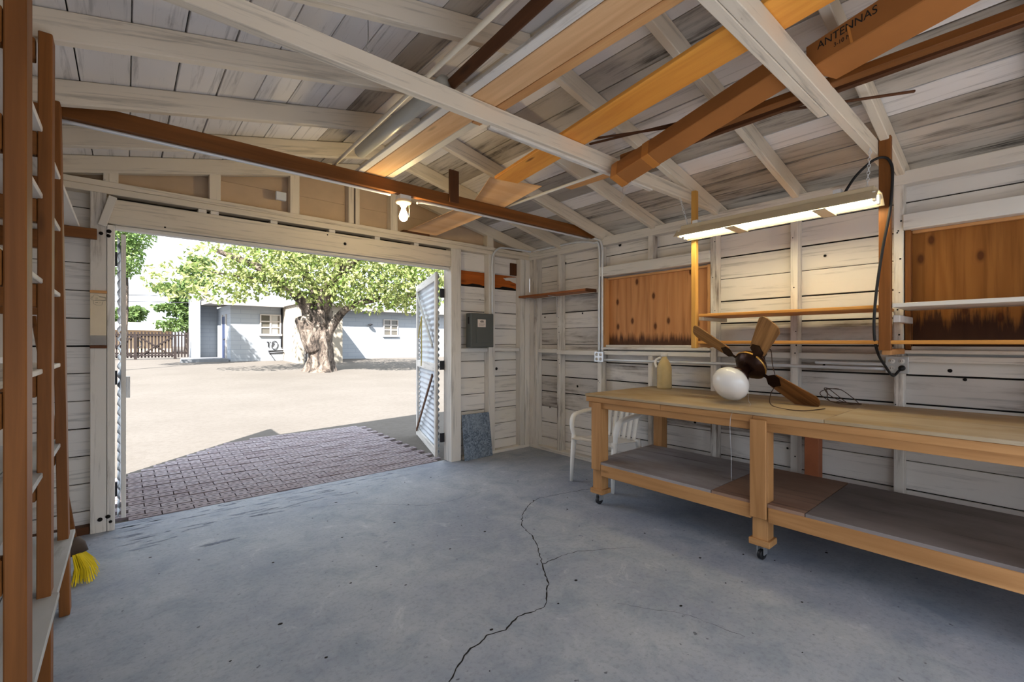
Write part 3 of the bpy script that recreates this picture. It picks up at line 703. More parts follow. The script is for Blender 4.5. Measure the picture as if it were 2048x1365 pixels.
# ------------------------------------------------------------------ white garden chair
ch = thing('plastic_chair', 'white moulded plastic armchair with slatted back beside the workbench', 'chair', (3.42, 2.64, 0))
CX, CYc = 3.20, 2.665       # front edge x, centre y; faces -x
def grid(name, fn, nu, nv, th, mat, parent):
    vs = []; fs = []
    for i in range(nu+1):
        for j in range(nv+1): vs.append(Vector(fn(i/nu, j/nv)))
    n = len(vs); w_ = nv+1
    nr = []
    for i in range(nu+1):
        for j in range(nv+1):
            a = Vector(fn(min(1, i/nu+.01), j/nv))-Vector(fn(max(0, i/nu-.01), j/nv)); b = Vector(fn(i/nu, min(1, j/nv+.01)))-Vector(fn(i/nu, max(0, j/nv-.01)))
            nr.append(a.cross(b).normalized()*th)
    vs += [v+d for v, d in zip(vs[:n], nr)]
    for i in range(nu):
        for j in range(nv):
            q = (i*w_+j, i*w_+j+1, (i+1)*w_+j+1, (i+1)*w_+j); fs.append(q[::-1]); fs.append(tuple(k+n for k in q))
    for i in range(nu):
        for j in (0, nv):
            a, b = i*w_+j, (i+1)*w_+j; fs.append((a, b, b+n, a+n) if j == 0 else (b, a, a+n, b+n))
    for j in range(nv):
        for i in (0, nu):
            a, b = i*w_+j, i*w_+j+1; fs.append((b, a, a+n, b+n) if i == 0 else (a, b, b+n, a+n))
    c = sum(vs, Vector())/len(vs)
    return pymesh(name, [v-c for v in vs], fs, mat, parent, Matrix.Translation(c), True)
grid('seat', lambda u, v: (CX-.01+.46*u, CYc+(-.235+.47*v)*(1-.14*u), .425-.045*u-.02*math.cos((v-.5)*math.pi)*math.sin(min(1, u*1.3)*math.pi)-.03*max(0, .12-u)*8*max(0, .12-u)*8), 12, 12, -.006, WPLAST, ch)
bk = grid('backrest', lambda u, v: (CX+.47+.13*u+.012+.03*math.cos((v-.5)*math.pi), CYc+(-.20+.40*v)*(1+.10*u), .71+.10*u+.02*math.cos((v-.5)*math.pi)), 4, 14, -.007, WPLAST, ch)
for k in range(6):
    v = (k+.5)/6
    grid('back_slat', lambda u, vv: (CX+.43+.055*u+.03*math.cos((v-.5)*math.pi)*u, CYc+((-.19+.38*v)+(vv-.5)*.044)*(.92+.10*u), .385+.335*u), 8, 2, -.006, WPLAST, bk)
for s in (-1, 1):
    pts = spline([(CX+.03, CYc+s*.235, .42), (CX+.02, CYc+s*.255, .52), (CX+.06, CYc+s*.265, .605), (CX+.18, CYc+s*.268, .632), (CX+.34, CYc+s*.262, .645), (CX+.46, CYc+s*.235, .70), (CX+.52, CYc+s*.21, .76)], 6)
    tube('armrest', pts, [.022+.012*math.sin(math.pi*i/(len(pts)-1)) for i in range(len(pts))], WPLAST, ch, 8, True, .55)
    tube('leg', [(CX+.03, CYc+s*.232, .43), (CX+.005, CYc+s*.236, .2), (CX-.005, CYc+s*.238, .0)], [.030, .022, .017], WPLAST, ch, 8, True, .8)
    tube('leg', [(CX+.42, CYc+s*.195, .40), (CX+.46, CYc+s*.215, .2), (CX+.48, CYc+s*.228, .0)], [.030, .022, .017], WPLAST, ch, 8, True, .8)
# ------------------------------------------------------------------ leaning sheet
pl = pymesh('metal_sheet', [(2.826, 4.135, .002), (3.225, 4.150, .002), (3.205, 4.196, .50), (2.826, 4.196, .50), (2.826, 4.131, .002), (3.225, 4.146, .002), (3.205, 4.192, .50), (2.826, 4.192, .50)],
            [(0, 3, 2, 1), (4, 5, 6, 7), (0, 1, 5, 4), (1, 2, 6, 5), (2, 3, 7, 6), (3, 0, 4, 7)], MATS['sheet'])
tag(pl, 'blue-grey spangled metal sheet leaning against the wall below the breaker box', 'metal sheet')
# ------------------------------------------------------------------ jug
jg = thing('plastic_jug', 'yellowed ribbed plastic jug standing at the back of the workbench', 'jug', (3.70, 2.24, .888))
c0 = Matrix.Translation((3.70, 2.24, .888)) @ Matrix.Rotation(math.radians(20), 4, 'Z')
prof = [(0, 0), (.068, 0), (.075, .012)]+[(.075-(.002 if k % 2 else 0), .02+.012*k) for k in range(13)]+[(.073, .19), (.060, .225), (.036, .262), (.026, .275), (.026, .29), (0, .29)]
lathe('body', prof, JUGM, jg, c0, 28, True, 1, .85)
lathe('cap', [(0, .288), (.03, .288), (.03, .312), (.026, .318), (0, .318)], WPLAST, jg, c0, 20)
tube('handle', [c0 @ Vector(p) for p in spline([(-.0, .066, .188), (-.0, .080, .225), (-.0, .068, .262), (-.0, .026, .278)], 5)], .011, WPLAST, jg, 8)
# ------------------------------------------------------------------ hanging shelf rack over the bench
hs = thing('hanging_shelf', 'two-tier plank shelf hung from the joists on brown uprights above the workbench', 'shelves', (3.6, .6, 1.26))
HX = 3.42
bx('upright', HX-.02, HX+.02, 1.785, 1.825, 1.258, PT+.08, wood('yellow_pine_upright', c255(222, 172, 90), c255(178, 118, 46), 20, .5), hs)
bx('upright', HX-.02, HX+.02, .595, .652, 1.255, PT+.10, BROWN, hs)
bx('arm', HX+.021, XR-.002, 1.772, 1.802, 1.262, 1.29, TAN, hs); bx('arm', HX+.021, XR-.02, .60, .645, 1.228, 1.262, TAN, hs)
bx('arm', HX+.021, XR-.002, 1.745, 1.783, 1.475, 1.502, plain('pale_block', c255(206, 200, 180), .7), hs); bx('arm', HX+.021, XR-.02, .560, .593, 1.42, 1.462, plain('white_block', c255(214, 210, 206), .6), hs)
SHB = wood('honey_pine_shelf', c255(220, 160, 84), c255(170, 108, 44), 20, .5)
bx('shelf_board', HX-.018, XR-.006, .655, 1.765, 1.504, 1.524, SHB, hs); bx('shelf_board', HX-.018, XR-.006, -1.2, .59, 1.506, 1.530, TRIMW, hs)
bx('shelf_board', HX-.018, XR-.03, .655, 1.77, 1.292, 1.314, SHB, hs); bx('shelf_board', HX-.018, XR-.03, -1.2, .653, 1.292, 1.314, SHB, hs)
bx('arm', HX+.021, XR-.02, -.62, -.58, 1.25, 1.29, TAN, hs); bx('arm', HX+.021, XR-.02, -.62, -.58, 1.465, 1.504, TAN, hs); bx('upright', HX-.02, HX+.02, -.62, -.58, 1.255, PT+.08, BROWN, hs)
# ------------------------------------------------------------------ shop light
sl = thing('shop_light', 'long twin-tube fluorescent shop light hung on chains over the workbench', 'lamp', (3.25, 1.22, 2.14))
LX, LZ, L0, L1 = 3.25, 2.13, .615, 1.83
# hood: folded sheet
hood = [(-.105, -.030), (-.045, .028), (.045, .028), (.105, -.030), (.103, -.033), (.043, .022), (-.043, .022), (-.103, -.033)]
prism('hood', [(LX+a, LZ+b) for a, b in hood], L0, L1, 'y', REFL, sl)
bx('ballast_box', LX-.035, LX+.035, L0+.02, L1-.02, LZ+.028, LZ+.058, REFL, sl)
TUBEM = emit('lit_fluorescent_tube', (1.0, .90, .58), TUBE_POWER)
for s in (-1, 1):
    tube('fluorescent_tube', [(LX+s*.045, L0+.03, LZ-.012), (LX+s*.045, L1-.03, LZ-.012)], .0165, TUBEM, sl, 12)
    for y in (L0+.018, L1-.018): bx('lamp_holder', LX+s*.045-.016, LX+s*.045+.016, y-.008, y+.008, LZ-.034, LZ+.02, WPLAST, sl, .002)
for y in (L0+.27, L1-.42): bx('strap', LX-.11, LX+.11, y-.035, y+.035, LZ-.042, LZ-.035, REFL, sl, .001)
for y in (L0+.20, L1-.13): bx('mount_clip', LX-.03, LX+.03, y-.02, y+.02, LZ+.058, LZ+.082, GALV, sl, .001)
def chain(parent, p0, p1, n):
    p0, p1 = Vector(p0), Vector(p1); d = (p1-p0)/n
    for k in range(n):
        c = p0+d*(k+.5); ax = Vector((1, 0, 0)) if k % 2 else Vector((0, 1, 0)); u = d.normalized()
        ring = [c+(ax*math.cos(t)*.007+u*math.sin(t)*d.length*.62) for t in [2*math.pi*i/8 for i in range(9)]]
        tube('chain_link', ring, .0016, GALV, parent, 5)
chain(sl, (LX, L0+.06, LZ+.06), (LX, .66, PT+.005), 12); chain(sl, (LX, L1-.06, LZ+.06), (LX, 1.835, PT+.005), 12)
# black cord from the light over the upright down to the outlets
pc = thing('power_cord', 'thick black power cord looped over the brown upright down to the outlets', 'cord', (3.4, .6, 1.1))
tube('cord', spline([onX(1688, 388, 3.30), onX(1712, 352, 3.33), onX(1745, 322, 3.36), onX(1768, 315, 3.385), onX(1781, 325, 3.39), onX(1785, 350, 3.385), onX(1780, 420, 3.38), onX(1765, 500, 3.38), onX(1752, 590, 3.38), onX(1748, 660, 3.39), onX(1755, 705, 3.45), onX(1772, 735, 3.6), onX(1786, 752, 3.75), onX(1798, 742, 3.80), onX(1806, 736, 3.815)], 6), .0075, BLKRUB, pc, 8)
lathe('plug', [(0, 0), (.018, 0), (.018, .03), (.008, .05), (0, .05)], BLKRUB, pc, axmat(onX(1806, 736, 3.828), (-1, .1, -.1)), 14)
# ------------------------------------------------------------------ outlet boxes and conduit
def outlet(label, px, py):
    c = onX(px, py, 3.835); t = thing('outlet_box', label, 'outlet', c)
    bx('box', 3.815, 3.862, c.y-.055, c.y+.055, c.z-.052, c.z+.052, STEELW, t, .004)
    pp = bx('cover_plate', 3.811, 3.8155, c.y-.057, c.y+.057, c.z-.054, c.z+.054, STEELW, t, .001)
    for a in (-.025, .025):
        for b in (-.024, .024):
            r_ = lathe('receptacle', [(0, 0), (.017, 0), (.017, .003), (0, .003)], WPLAST, t, axmat((3.811, c.y+a, c.z+b), (-1, 0, 0)), 16)
            for q in (-.006, .006): bx('slot', 3.8074, 3.8084, c.y+a+q-.0012, c.y+a+q+.0012, c.z+b-.004, c.z+b+.006, BLKRUB, r_, 0)
    return c
o1 = outlet('steel four-socket outlet box at the bottom of the bent conduit', 1200, 714); o2 = outlet('steel four-socket outlet box with the black cord plugged in', 1795, 730)
EMT = GALV
def conduit(label, pts, r=.0115, n=8, **kw):
    o = tube('conduit', spline(pts, n) if kw.get('sm', True) else pts, r, EMT, None, 10); return tag(o, label, 'conduit')
cx = XR-.014
conduit('galvanised conduit bending from the outlet box up along the right wall plate', [(cx, o1.y-.03, o1.z+.054), (cx, o1.y-.03, 1.6), (cx, o1.y-.03, 2.15), (cx, o1.y-.03, 2.28), (cx-.005, o1.y-.0, 2.385), (cx-.03, o1.y+.10, 2.43), (cx-.05, o1.y+.12, 2.435)])
conduit('straight galvanised conduit down the wall between the outlet box and plate', [(cx, o1.y+.012, o1.z+.054), (cx, o1.y+.012, 1.7), (cx, o1.y+.012, 2.30), (cx, o1.y+.10, 2.38), (cx, o1.y+.35, 2.425), (cx, 3.9, 2.43), (cx, 4.12, 2.43)])
conduit('long galvanised conduit running level between the two outlet boxes', [(cx, o1.y-.057, o1.z-.03), (cx, 2.0, o1.z-.028), (cx, o2.y+.057, o2.z-.03)])
conduit('short galvanised conduit above the long level one', [(cx+.02, 1.10, o2.z+.0), (cx, 1.07, o2.z+.0), (cx, .9, o2.z+.0), (cx, o2.y+.057, o2.z+.0)])
conduit('galvanised conduit rising from the breaker box into the roof', [(3.245, YF-.016, 1.635), (3.245, YF-.016, 2.0), (3.245, YF-.016, 2.22), (3.26, YF-.02, 2.33), (3.33, YF-.03, 2.405), (3.45, YF-.03, 2.425), (3.83, YF-.04, 2.43)])
conduit('thin conduit strapped under the brown joist', [(XL+.2, 3.17, PT-.011), (.7, 3.17, PT-.011), (1.50, 3.17, PT-.011)], .0095)
conduit('thin conduit from the bulb holder along the brown joist to the wall', [(1.72, 3.17, PT-.03), (1.85, 3.17, PT-.014), (2.6, 3.17, PT-.012), (3.75, 3.17, PT-.012)], .0095)
# breaker box
bb = thing('breaker_box', 'grey steel breaker box on the wall right of the garage door', 'breaker box', (3.04, YF-.05, 1.25))
bx('cabinet', 2.885, 3.200, YF-.105, YF-.002, 1.248, 1.628, GREYM, bb, .006)
dd = bx('panel_door', 2.955, 3.165, YF-.113, YF-.105, 1.30, 1.575, GREYM, bb, .006)
bx('paper_label', 2.968, 3.078, YF-.1145, YF-.1132, 1.475, 1.560, PAPER, dd, 0)
for k, (a, b, z) in enumerate(((3.01, 3.045, 1.545), (3.0, 3.05, 1.538), (3.005, 3.05, 1.528), (2.98, 3.06, 1.512), (2.98, 3.065, 1.502), (2.98, 3.05, 1.492))): bx('printed_line', a, b, YF-.1152, YF-.1146, z-.0025 if k < 3 else z-.001, z+.0025 if k < 3 else z+.001, INK, dd, 0)
bx('switch_slot', 2.8835, 2.8855, YF-.07, YF-.045, 1.51, 1.585, BLKRUB, bb, 0); bx('latch', 3.165, 3.18, YF-.116, YF-.105, 1.42, 1.46, GREYM, bb, .002)
# corner shelf
cs = thing('corner_shelf', 'small brown plank shelf on white brackets in the corner', 'shelf', (3.72, 3.6, 1.85))
bx('shelf_board', 3.66, XR-.002, 3.135, YF-.005, 1.845, 1.870, wood('reddish_shelf', c255(176, 108, 60), c255(120, 66, 30), 20, .5), cs)
bx('end_strip', 3.66, XR-.02, 3.118, 3.134, 1.838, 1.872, DKBRN, cs)
for y in (3.72, 4.10):
    tube('bracket', spline([(XR-.005, y, 1.60), (XR-.008, y, 1.78), (XR-.012, y, 1.825), (XR-.04, y, 1.841), (3.70, y, 1.842)], 4), .008, FRAMEW, cs, 6)
# ------------------------------------------------------------------ bulb
lb = thing('light_bulb', 'bare glowing light bulb in a porcelain holder under the brown joist', 'lamp', (1.61, 3.165, 2.28))
BXc, BYc = 1.605, 3.165
bx('junction_box', BXc-.045, BXc+.045, BYc-.04, BYc+.04, PT-.035, PT-.001, GALV, lb, .003)
lathe('porcelain_holder', [(0, 0), (.055, 0), (.062, -.008), (.055, -.022), (.032, -.032), (.022, -.048), (0, -.048)][::-1], plain('porcelain', c255(232, 214, 186), .3, var=.02), lb, Matrix.Translation((BXc, BYc, PT-.036)), 24)
BULBM = emit('glowing_bulb', (1.0, .76, .38), BULB_POWER)
lathe('bulb', [(0, -.158), (.014, -.156), (.026, -.146), (.032, -.13), (.031, -.113), (.024, -.09), (.016, -.072), (.014, -.05), (0, -.048)], BULBM, lb, Matrix.Translation((BXc, BYc, PT-.034)), 20)
tube('pull_cord', [(BXc+.045, BYc, PT-.06), (BXc+.05, BYc, PT-.10), (BXc+.045, BYc, PT-.15)], .0015, PVC, lb, 5)
# ------------------------------------------------------------------ ceiling fan lying on the bench
fn = thing('ceiling_fan', 'bronze ceiling fan with oak blades and white globe lying on the workbench', 'ceiling fan', (3.25, 1.4, .888))
C0 = Vector((3.347, 1.357, 1.14)); nA = Vector((-.791, .271, -.55)).normalized()
b3 = Vector((.117, -.816, -.55)).normalized(); b2 = Vector((-.594, -.502, .61)).normalized()
A = axmat(C0, nA)
lathe('motor_housing', [(0, -.075), (.045, -.075), (.085, -.055), (.105, -.03), (.108, -.015), (.112, -.012), (.112, .004), (.105, .010), (.09, .03), (.05, .045), (0, .048)], BRONZE, fn, A, 32)
lathe('brass_ring', [(.1125, -.011), (.1155, -.006), (.1155, .001), (.1125, .004)], BRASS, fn, A, 32)
lathe('light_fitter', [(0, .04), (.035, .04), (.035, .09), (.06, .10), (.068, .125), (.066, .14), (0, .14)], BRONZE, fn, A, 28)
lathe('globe', [(.055, .132), (.078, .142), (.108, .172), (.122, .205), (.124, .225), (.114, .262), (.085, .294), (.045, .312), (0, .317)], GLOBE, fn, A, 36)
lathe('downrod_collar', [(0, -.16), (.022, -.16), (.03, -.12), (.055, -.09), (.06, -.075), (0, -.07)], BRONZE, fn, A, 20)
def blade(dirv, r0, r1, mat, pitch):
    x = dirv-nA*dirv.dot(nA)*0; x.normalize(); z = (nA-x*nA.dot(x)).normalized(); y = z.cross(x)
    R = Matrix((x, y, z)).transposed().to_4x4(); R.translation = C0; R = R @ Matrix.Rotation(pitch, 4, 'X')
    h0, h1 = .056, .080; L = r1-r0; out = [(r0, -h0), (r0+.02, -h0-.004), (r1-.04, -h1), (r1-.01, -h1+.018), (r1, -h1+.045), (r1, h1-.045), (r1-.01, h1-.018), (r1-.04, h1), (r0+.02, h0+.004), (r0, h0)]
    cxm = (r0+r1)/2; n = len(out)
    vs = [Vector((a-cxm, b, -.003)) for a, b in out]+[Vector((a-cxm, b, .003)) for a, b in out]
    fs = [tuple(range(n))[::-1], tuple(range(n, 2*n))]+[(i, (i+1) % n, (i+1) % n+n, i+n) for i in range(n)]
    pymesh('fan_blade', vs, fs, mat, fn, R @ Matrix.Translation((cxm, 0, .0)))
    arm = [(.09, -.016), (.13, -.012), (r0-.01, -.05), (r0+.03, -.046), (r0+.045, -.02), (r0+.06, 0), (r0+.045, .02), (r0+.03, .046), (r0-.01, .05), (.13, .012), (.09, .016)]
    n = len(arm); vs = [Vector((a, b, .004)) for a, b in arm]+[Vector((a, b, .009)) for a, b in arm]
    pymesh('blade_arm', vs, [tuple(range(n))[::-1], tuple(range(n, 2*n))]+[(i, (i+1) % n, (i+1) % n+n, i+n) for i in range(n)], BRONZE, fn, R)
blade(b3, .17, .475, FANW, math.radians(-8)); blade(-b3, .17, .475, FANWL, math.radians(-12)); blade(b2, .17, .475, FANWL, math.radians(-10))
tube('fan_wire', spline([C0-nA*.08, C0-nA*.10+Vector((.03, -.06, .06)), onX(1545, 730, 3.42), onX(1552, 765, 3.40), onX(1541, 790, 3.35), onZ(1545, 812, .892), onZ(1600, 822, .892), onZ(1650, 818, .892)], 8), .003, BRWIRE, fn, 6)
tube('pull_chain', spline([C0+nA*.12+Vector((0, -.06, -.02)), onX(1497, 800, 3.10), onZ(1500, 812, .889), Vector((2.84, 1.262, .86)), Vector((2.838, 1.262, .60)), Vector((2.838, 1.262, .45))], 6), .0011, STEELW, fn, 5)
# tangle of wire beside the blade
tw = []; rr = random.Random(12); cc = onZ(1668, 806, .892)
for k in range(24):
    a = k*.83; q = .05+.05*rr.random(); tw.append(cc+Vector((math.cos(a)*q*.7, -.03+math.sin(a)*q*1.35, .003+max(0, .085*math.sin(k*.71+1)+.02*rr.random()))))
o = tube('wire_tangle', spline(tw, 6), .0026, BRWIRE, None, 6); tag(o, 'tangled loop of thin brown wire at the tip of a fan blade', 'wire')
# ------------------------------------------------------------------ timber and boxes laid over the joists
TOP = PT+.09
def lay(name, label, cat, p0, p1, wd, th, mat, up=(0, 0, 1), group=None): return tag(board(name, p0, p1, wd, th, mat, None, up), label, cat, group)
def two(px0, py0, px1, py1, z): return onZ(px0, py0, z), onZ(px1, py1, z)
zb = TOP+.012
lay('plank', 'wide orange varnished plank with dark knots lying over the white joist', 'plank', (1.75, .15, zb+.001), (2.165, 2.62, zb+.001), .20, .022, ORANGE)
lay('plank', 'wide pale tan plank resting on the brown joist', 'plank', (1.37, .30, zb+.006), (1.365, 3.24, zb+.006), .15, .03, BEIGE)
lay('plank', 'narrow tan plank alongside a wider pale one over the white joist', 'plank', (1.475, .2, zb+.004), (1.475, 2.05, zb+.004), .055, .028, TAN)
lay('wood_strip', 'white painted strip of wood beside the pale tan plank', 'wood strip', (1.262, .55, zb), (1.262, 3.22, zb), .048, .022, TRIMW)
lay('moulding', 'cream moulding strip poking past the brown joist', 'moulding', (1.475, 2.06, zb+.006), (1.475, 3.30, zb+.006), .05, .018, PVC)
lay('plank', 'thin dark brown plank tilted on edge over the white joist', 'plank', (1.17, .5, zb+.10), (1.195, 1.862, zb+.028), .05, .02, DKBRN, (1, 0, .7))
o = tube('pipe', [(1.432, .2, zb+.034), (1.432, 1.95, zb+.034)], .0125, GALV, None, 10); tag(o, 'galvanised pipe lying in the groove between tan planks', 'pipe')
o = tube('pipe', [(1.165, 1.872, zb+.028), (1.165, 2.9, zb+.028)], .04, GREYT, None, 18); tag(o, 'fat grey tube lying over the joists by a white strip', 'pipe')
o = tube('pipe', [(1.02, .62, zb), (1.085, 3.22, zb)], .0115, PVC, None, 10); tag(o, 'slim cream pipe slanting across the white and brown joists', 'pipe')
o = tube('pipe', [(2.60, 3.28, zb+.002), (2.60, 1.80, zb+.002)], .0115, plain('white_rod', c255(226, 222, 214), .5, var=.04), None, 10); tag(o, 'white rod running from the brown joist under a tan moulding', 'pipe')
lay('moulding', 'short tan moulding with rounded end beyond the white joist', 'moulding', (2.665, 1.80, zb), (2.665, 2.46, zb+.01), .085, .014, TAN)
# thin sagging sheet of hardboard over the brown joist
pan = [onZ(980, 354, TOP+.02), onZ(1084, 372, TOP+.02), Vector((2.60, 3.2, TOP+.004)), Vector((2.62, 4.195, 2.425)), Vector((2.24, 4.195, 2.425)), Vector((2.27, 3.2, TOP+.004))]
a0, a1 = pan[0], pan[1]
def pfn(u, v):
    near = a0.lerp(a1, v); mid = Vector((2.255+.315*v, 3.155, TOP+.003)); far = Vector((2.16+.33*v, 4.17, 2.432))
    return near.lerp(mid, u/.48) if u < .48 else mid.lerp(far, (u-.48)/.52)
hb = grid('hardboard_sheet', pfn, 25, 4, .004, HARD, None); tag(hb, 'thin tan hardboard sheet sagging from the brown joist to the door wall', 'sheet')
# cardboard boxes
def carton(name, label, p0, p1, wd, ht, twist, mat):
    p0, p1 = Vector(p0), Vector(p1); x = (p1-p0).normalized(); u = Vector((math.sin(twist), 0, math.cos(twist))); y = u.cross(x).normalized(); z = x.cross(y)
    mw = Matrix((x, y, z)).transposed().to_4x4(); mw.translation = p0
    t = thing(name, label, 'box', p0); L = (p1-p0).length
    o = bpy.data.objects.new('carton_body', boxmesh(L, wd, ht, .004, mat)); COL.objects.link(o); place(o, t, mw @ Matrix.Translation((L/2, 0, 0)))
    return t, mw, L
t1, m1, L1_ = carton('cardboard_box', 'long slim cardboard box drooping below the white joist', (2.395, 1.79, 2.365), (2.32, .745, 2.574), .115, .105, math.radians(20), CARD)
for xx in (.03, .27):
    o = bpy.data.objects.new('tape_band', boxmesh(.05, .118, .108, .002, TAPE)); COL.objects.link(o); place(o, t1, m1 @ Matrix.Translation((xx, 0, 0)))
tube('hanging_wire', [m1 @ Vector((.02, .05, -.05)), m1 @ Vector((.03, .03, -.20)), m1 @ Vector((.09, .05, -.05))], .0012, GALV, t1, 5)
t2, m2, L2_ = carton('cardboard_box', 'cardboard box printed ANTENNAS resting on the joists', (2.395, .665, 2.562), (1.88, -.66, 2.562), .19, .11, 0, CARD)
TXT = (m2, L2_, t2)
for nm, lab, x0, x1, wd, mt, dz in (('plank', 'long brown board with a pale edge nearest the right eave', 2.62, 2.60, .03, DKBRN, .02), ('plank', 'brown moulding board beside the printed cardboard box', 2.50, 2.53, .06, BROWN, .012)):
    lay(nm, lab, 'plank', (x0, 1.82 if x0 < 2.6 else 1.6, TOP+dz), (x1, -.9, TOP+dz), wd, .035, mt)
lay('wood_strip', 'thin brown lath crossing over both white joists', 'lath', (2.15, 1.88, TOP+.05), (3.0, .43, TOP+.05), .014, .012, DKBRN)
lay('wood_strip', 'second thin brown lath under the printed box', 'lath', (2.26, 1.90, TOP+.066), (2.47, 1.30, TOP+.07), .014, .012, DKBRN)
# wire hook in the roof
o = tube('wire_hook', spline([(.83, 1.98, rz(.83)+.09), (.83, 1.98, rz(.83)-.02), (.82, 1.98, rz(.83)-.05), (.835, 1.98, rz(.83)-.07), (.85, 1.98, rz(.83)-.055)], 5), .003, STEELW, None, 6); tag(o, 'small bent wire hook hanging from the roof boards', 'hook')
o = bx('junction_box', .955, 1.035, YF-.03, YF-.001, 2.50, 2.57, GALV, None, .004); tag(o, 'small square steel junction box on the gable above the garage door', 'junction box')
m2, L2_, t2 = TXT
RX = Matrix.Rotation(math.pi/2, 4, 'X')
text('printed_text', 'ANTENNAS', .046, INK, t2, m2 @ Matrix.Translation((.175, -.0957, .022)) @ RX)
text('printed_text', '3-10 M', .024, INK, t2, m2 @ Matrix.Translation((.16, -.0957, -.016)) @ RX)
board('torn_tape', m2 @ Vector((.20, -.096, -.05)), m2 @ Vector((.185, -.096, .03)), .001, .01, TAPE, t2, (0, 1, 0), 0)

# ------------------------------------------------------------------ outside ground
def ground():
    xs = [-60, -30, -15, -8, -4, -2, -.7, 0, 1, 2, 3, 4, 6, 8, 11, 15, 22, 32, 60]; ys = [YF+.1, 4.8, 5.5, 6.5, 8, 10, 12, 14, 16, 18, 20, 22, 24, 26, 30, 40, 60, 110]
    vs = []; fs = []
    for y in ys:
        for x in xs: vs.append((x, y, gz(x, min(y, 27))-.018))
    n = len(xs)
    for j in range(len(ys)-1):
        for i in range(n-1): fs.append((j*n+i, j*n+i+1, (j+1)*n+i+1, (j+1)*n+i))
    b = len(vs); vs += [(-60, -60, -.06), (60, -60, -.06), (60, YF+.1, -.06), (-60, YF+.1, -.06)]; fs.append((b, b+1, b+2, b+3))
    o = pymesh('ground', vs, fs, SAND); tag(o, kind='structure'); return o
ground()
# cored bricks laid before the door
pv = struct('floor_paving', (1.3, 5.5, 0))
bl, bw = .2, .094
def brickmesh():
    bm = bmesh.new(); q = bmesh.ops.create_cube(bm, size=1)
    for v in q['verts']: v.co = Vector((v.co.x*(bl-.008), v.co.y*(bw-.008), v.co.z*.05))
    bmesh.ops.delete(bm, geom=[f for f in bm.faces if f.normal.z < -.9], context='FACES')
    for k in (-1, 0, 1):
        ring = [bm.verts.new((k*.058+.019*math.cos(a), .008*math.sin(a), .0254)) for a in [2*math.pi*i/8 for i in range(8)]]
        f = bm.faces.new(ring); f.material_index = 1
    me = bpy.data.meshes.new('brick'); bm.to_mesh(me); bm.free(); me.materials.append(BRICK); me.materials.append(DARK); return me
bme = brickmesh(); rr = random.Random(5); row = 0; y = YF+.175; cells = []
while y < 7.05:
    x = .01-(bl/2 if row % 2 else 0)
    while x+bl < 2.74:
        cxm, cym = x+bl/2, y
        if cym < min(6.70, 5.70+.85*cxm+rr.uniform(-.06, .06)) and not (cxm > 2.55 and cym > 6.6): cells.append((cxm, cym))
        x += bl
    y += bw; row += 1
cells.sort(key=lambda c: -1/(c[0]*SY+c[1]*CY))
cells.sort(key=lambda c: c[0]*SY+c[1]*CY)
def bmat(c): return Matrix.Translation((c[0], c[1], gz(*c)-.019+rr.uniform(-.003, .003))) @ Matrix.Rotation(rr.uniform(-.015, .015), 4, 'Z') @ Matrix.Rotation(rr.uniform(-.012, .012), 4, 'X')
for c in cells[:300]:
    o = bpy.data.objects.new('brick', bme); COL.objects.link(o); place(o, pv, bmat(c))
vs = []; fs = []; mi = []
for c in cells[300:]:
    m_ = bmat(c); n0 = len(vs); vs += [m_ @ v.co for v in bme.vertices]
    for p in bme.polygons: fs.append(tuple(n0+i for i in p.vertices)); mi.append(p.material_index)
if vs:
    o = pymesh('distant_bricks', vs, fs, [BRICK, DARK], pv, None, False, mi); o['kind'] = 'stuff'

# ------------------------------------------------------------------ the house across the yard
HY_ = 23.3; HG = .46
hw = MATS['house']
def hp(px, py, Y=HY_): return onY(px, py, Y)
HX0 = hp(461, 700).x; HX1 = 15.5; HT = HG+2.55
hs_ = thing('house', 'low pale blue house with a white flat roof across the sandy yard', 'house', (8, HY_+2, HG))
bx('facade_wall', HX0, HX1, HY_, HY_+.2, HG-.3, HT, hw, hs_, 0)
YBK = 27.2; XS = hp(396, 700, YBK).x
bx('side_wall', HX0, HX0+.2, HY_+.2, YBK, HG-.3, HT, hw, hs_, 0)
bx('recess_wall', XS, HX0, YBK, YBK+.2, HG-.3, HT+.1, hw, hs_, 0)
bx('end_pier', XS-.34, XS, YBK-.9, YBK+.4, HG-.3, HT+.75, hw, hs_, 0)
prism('parapet', [(XS-.34, HT+.1), (XS+.9, HT+.1), (XS+.75, HT+.62), (XS+.35, HT+.78), (XS-.34, HT+.78)], YBK+.0, YBK+.25, 'y', WHITEROOF, hs_)
fl = lathe('flue', [(0, 0), (.22, 0), (.22, .45), (.16, .45), (.16, .40), (0, .40)], CLAY, hs_, Matrix.Translation((XS+.28, YBK+.9, HT+.70)), 20)
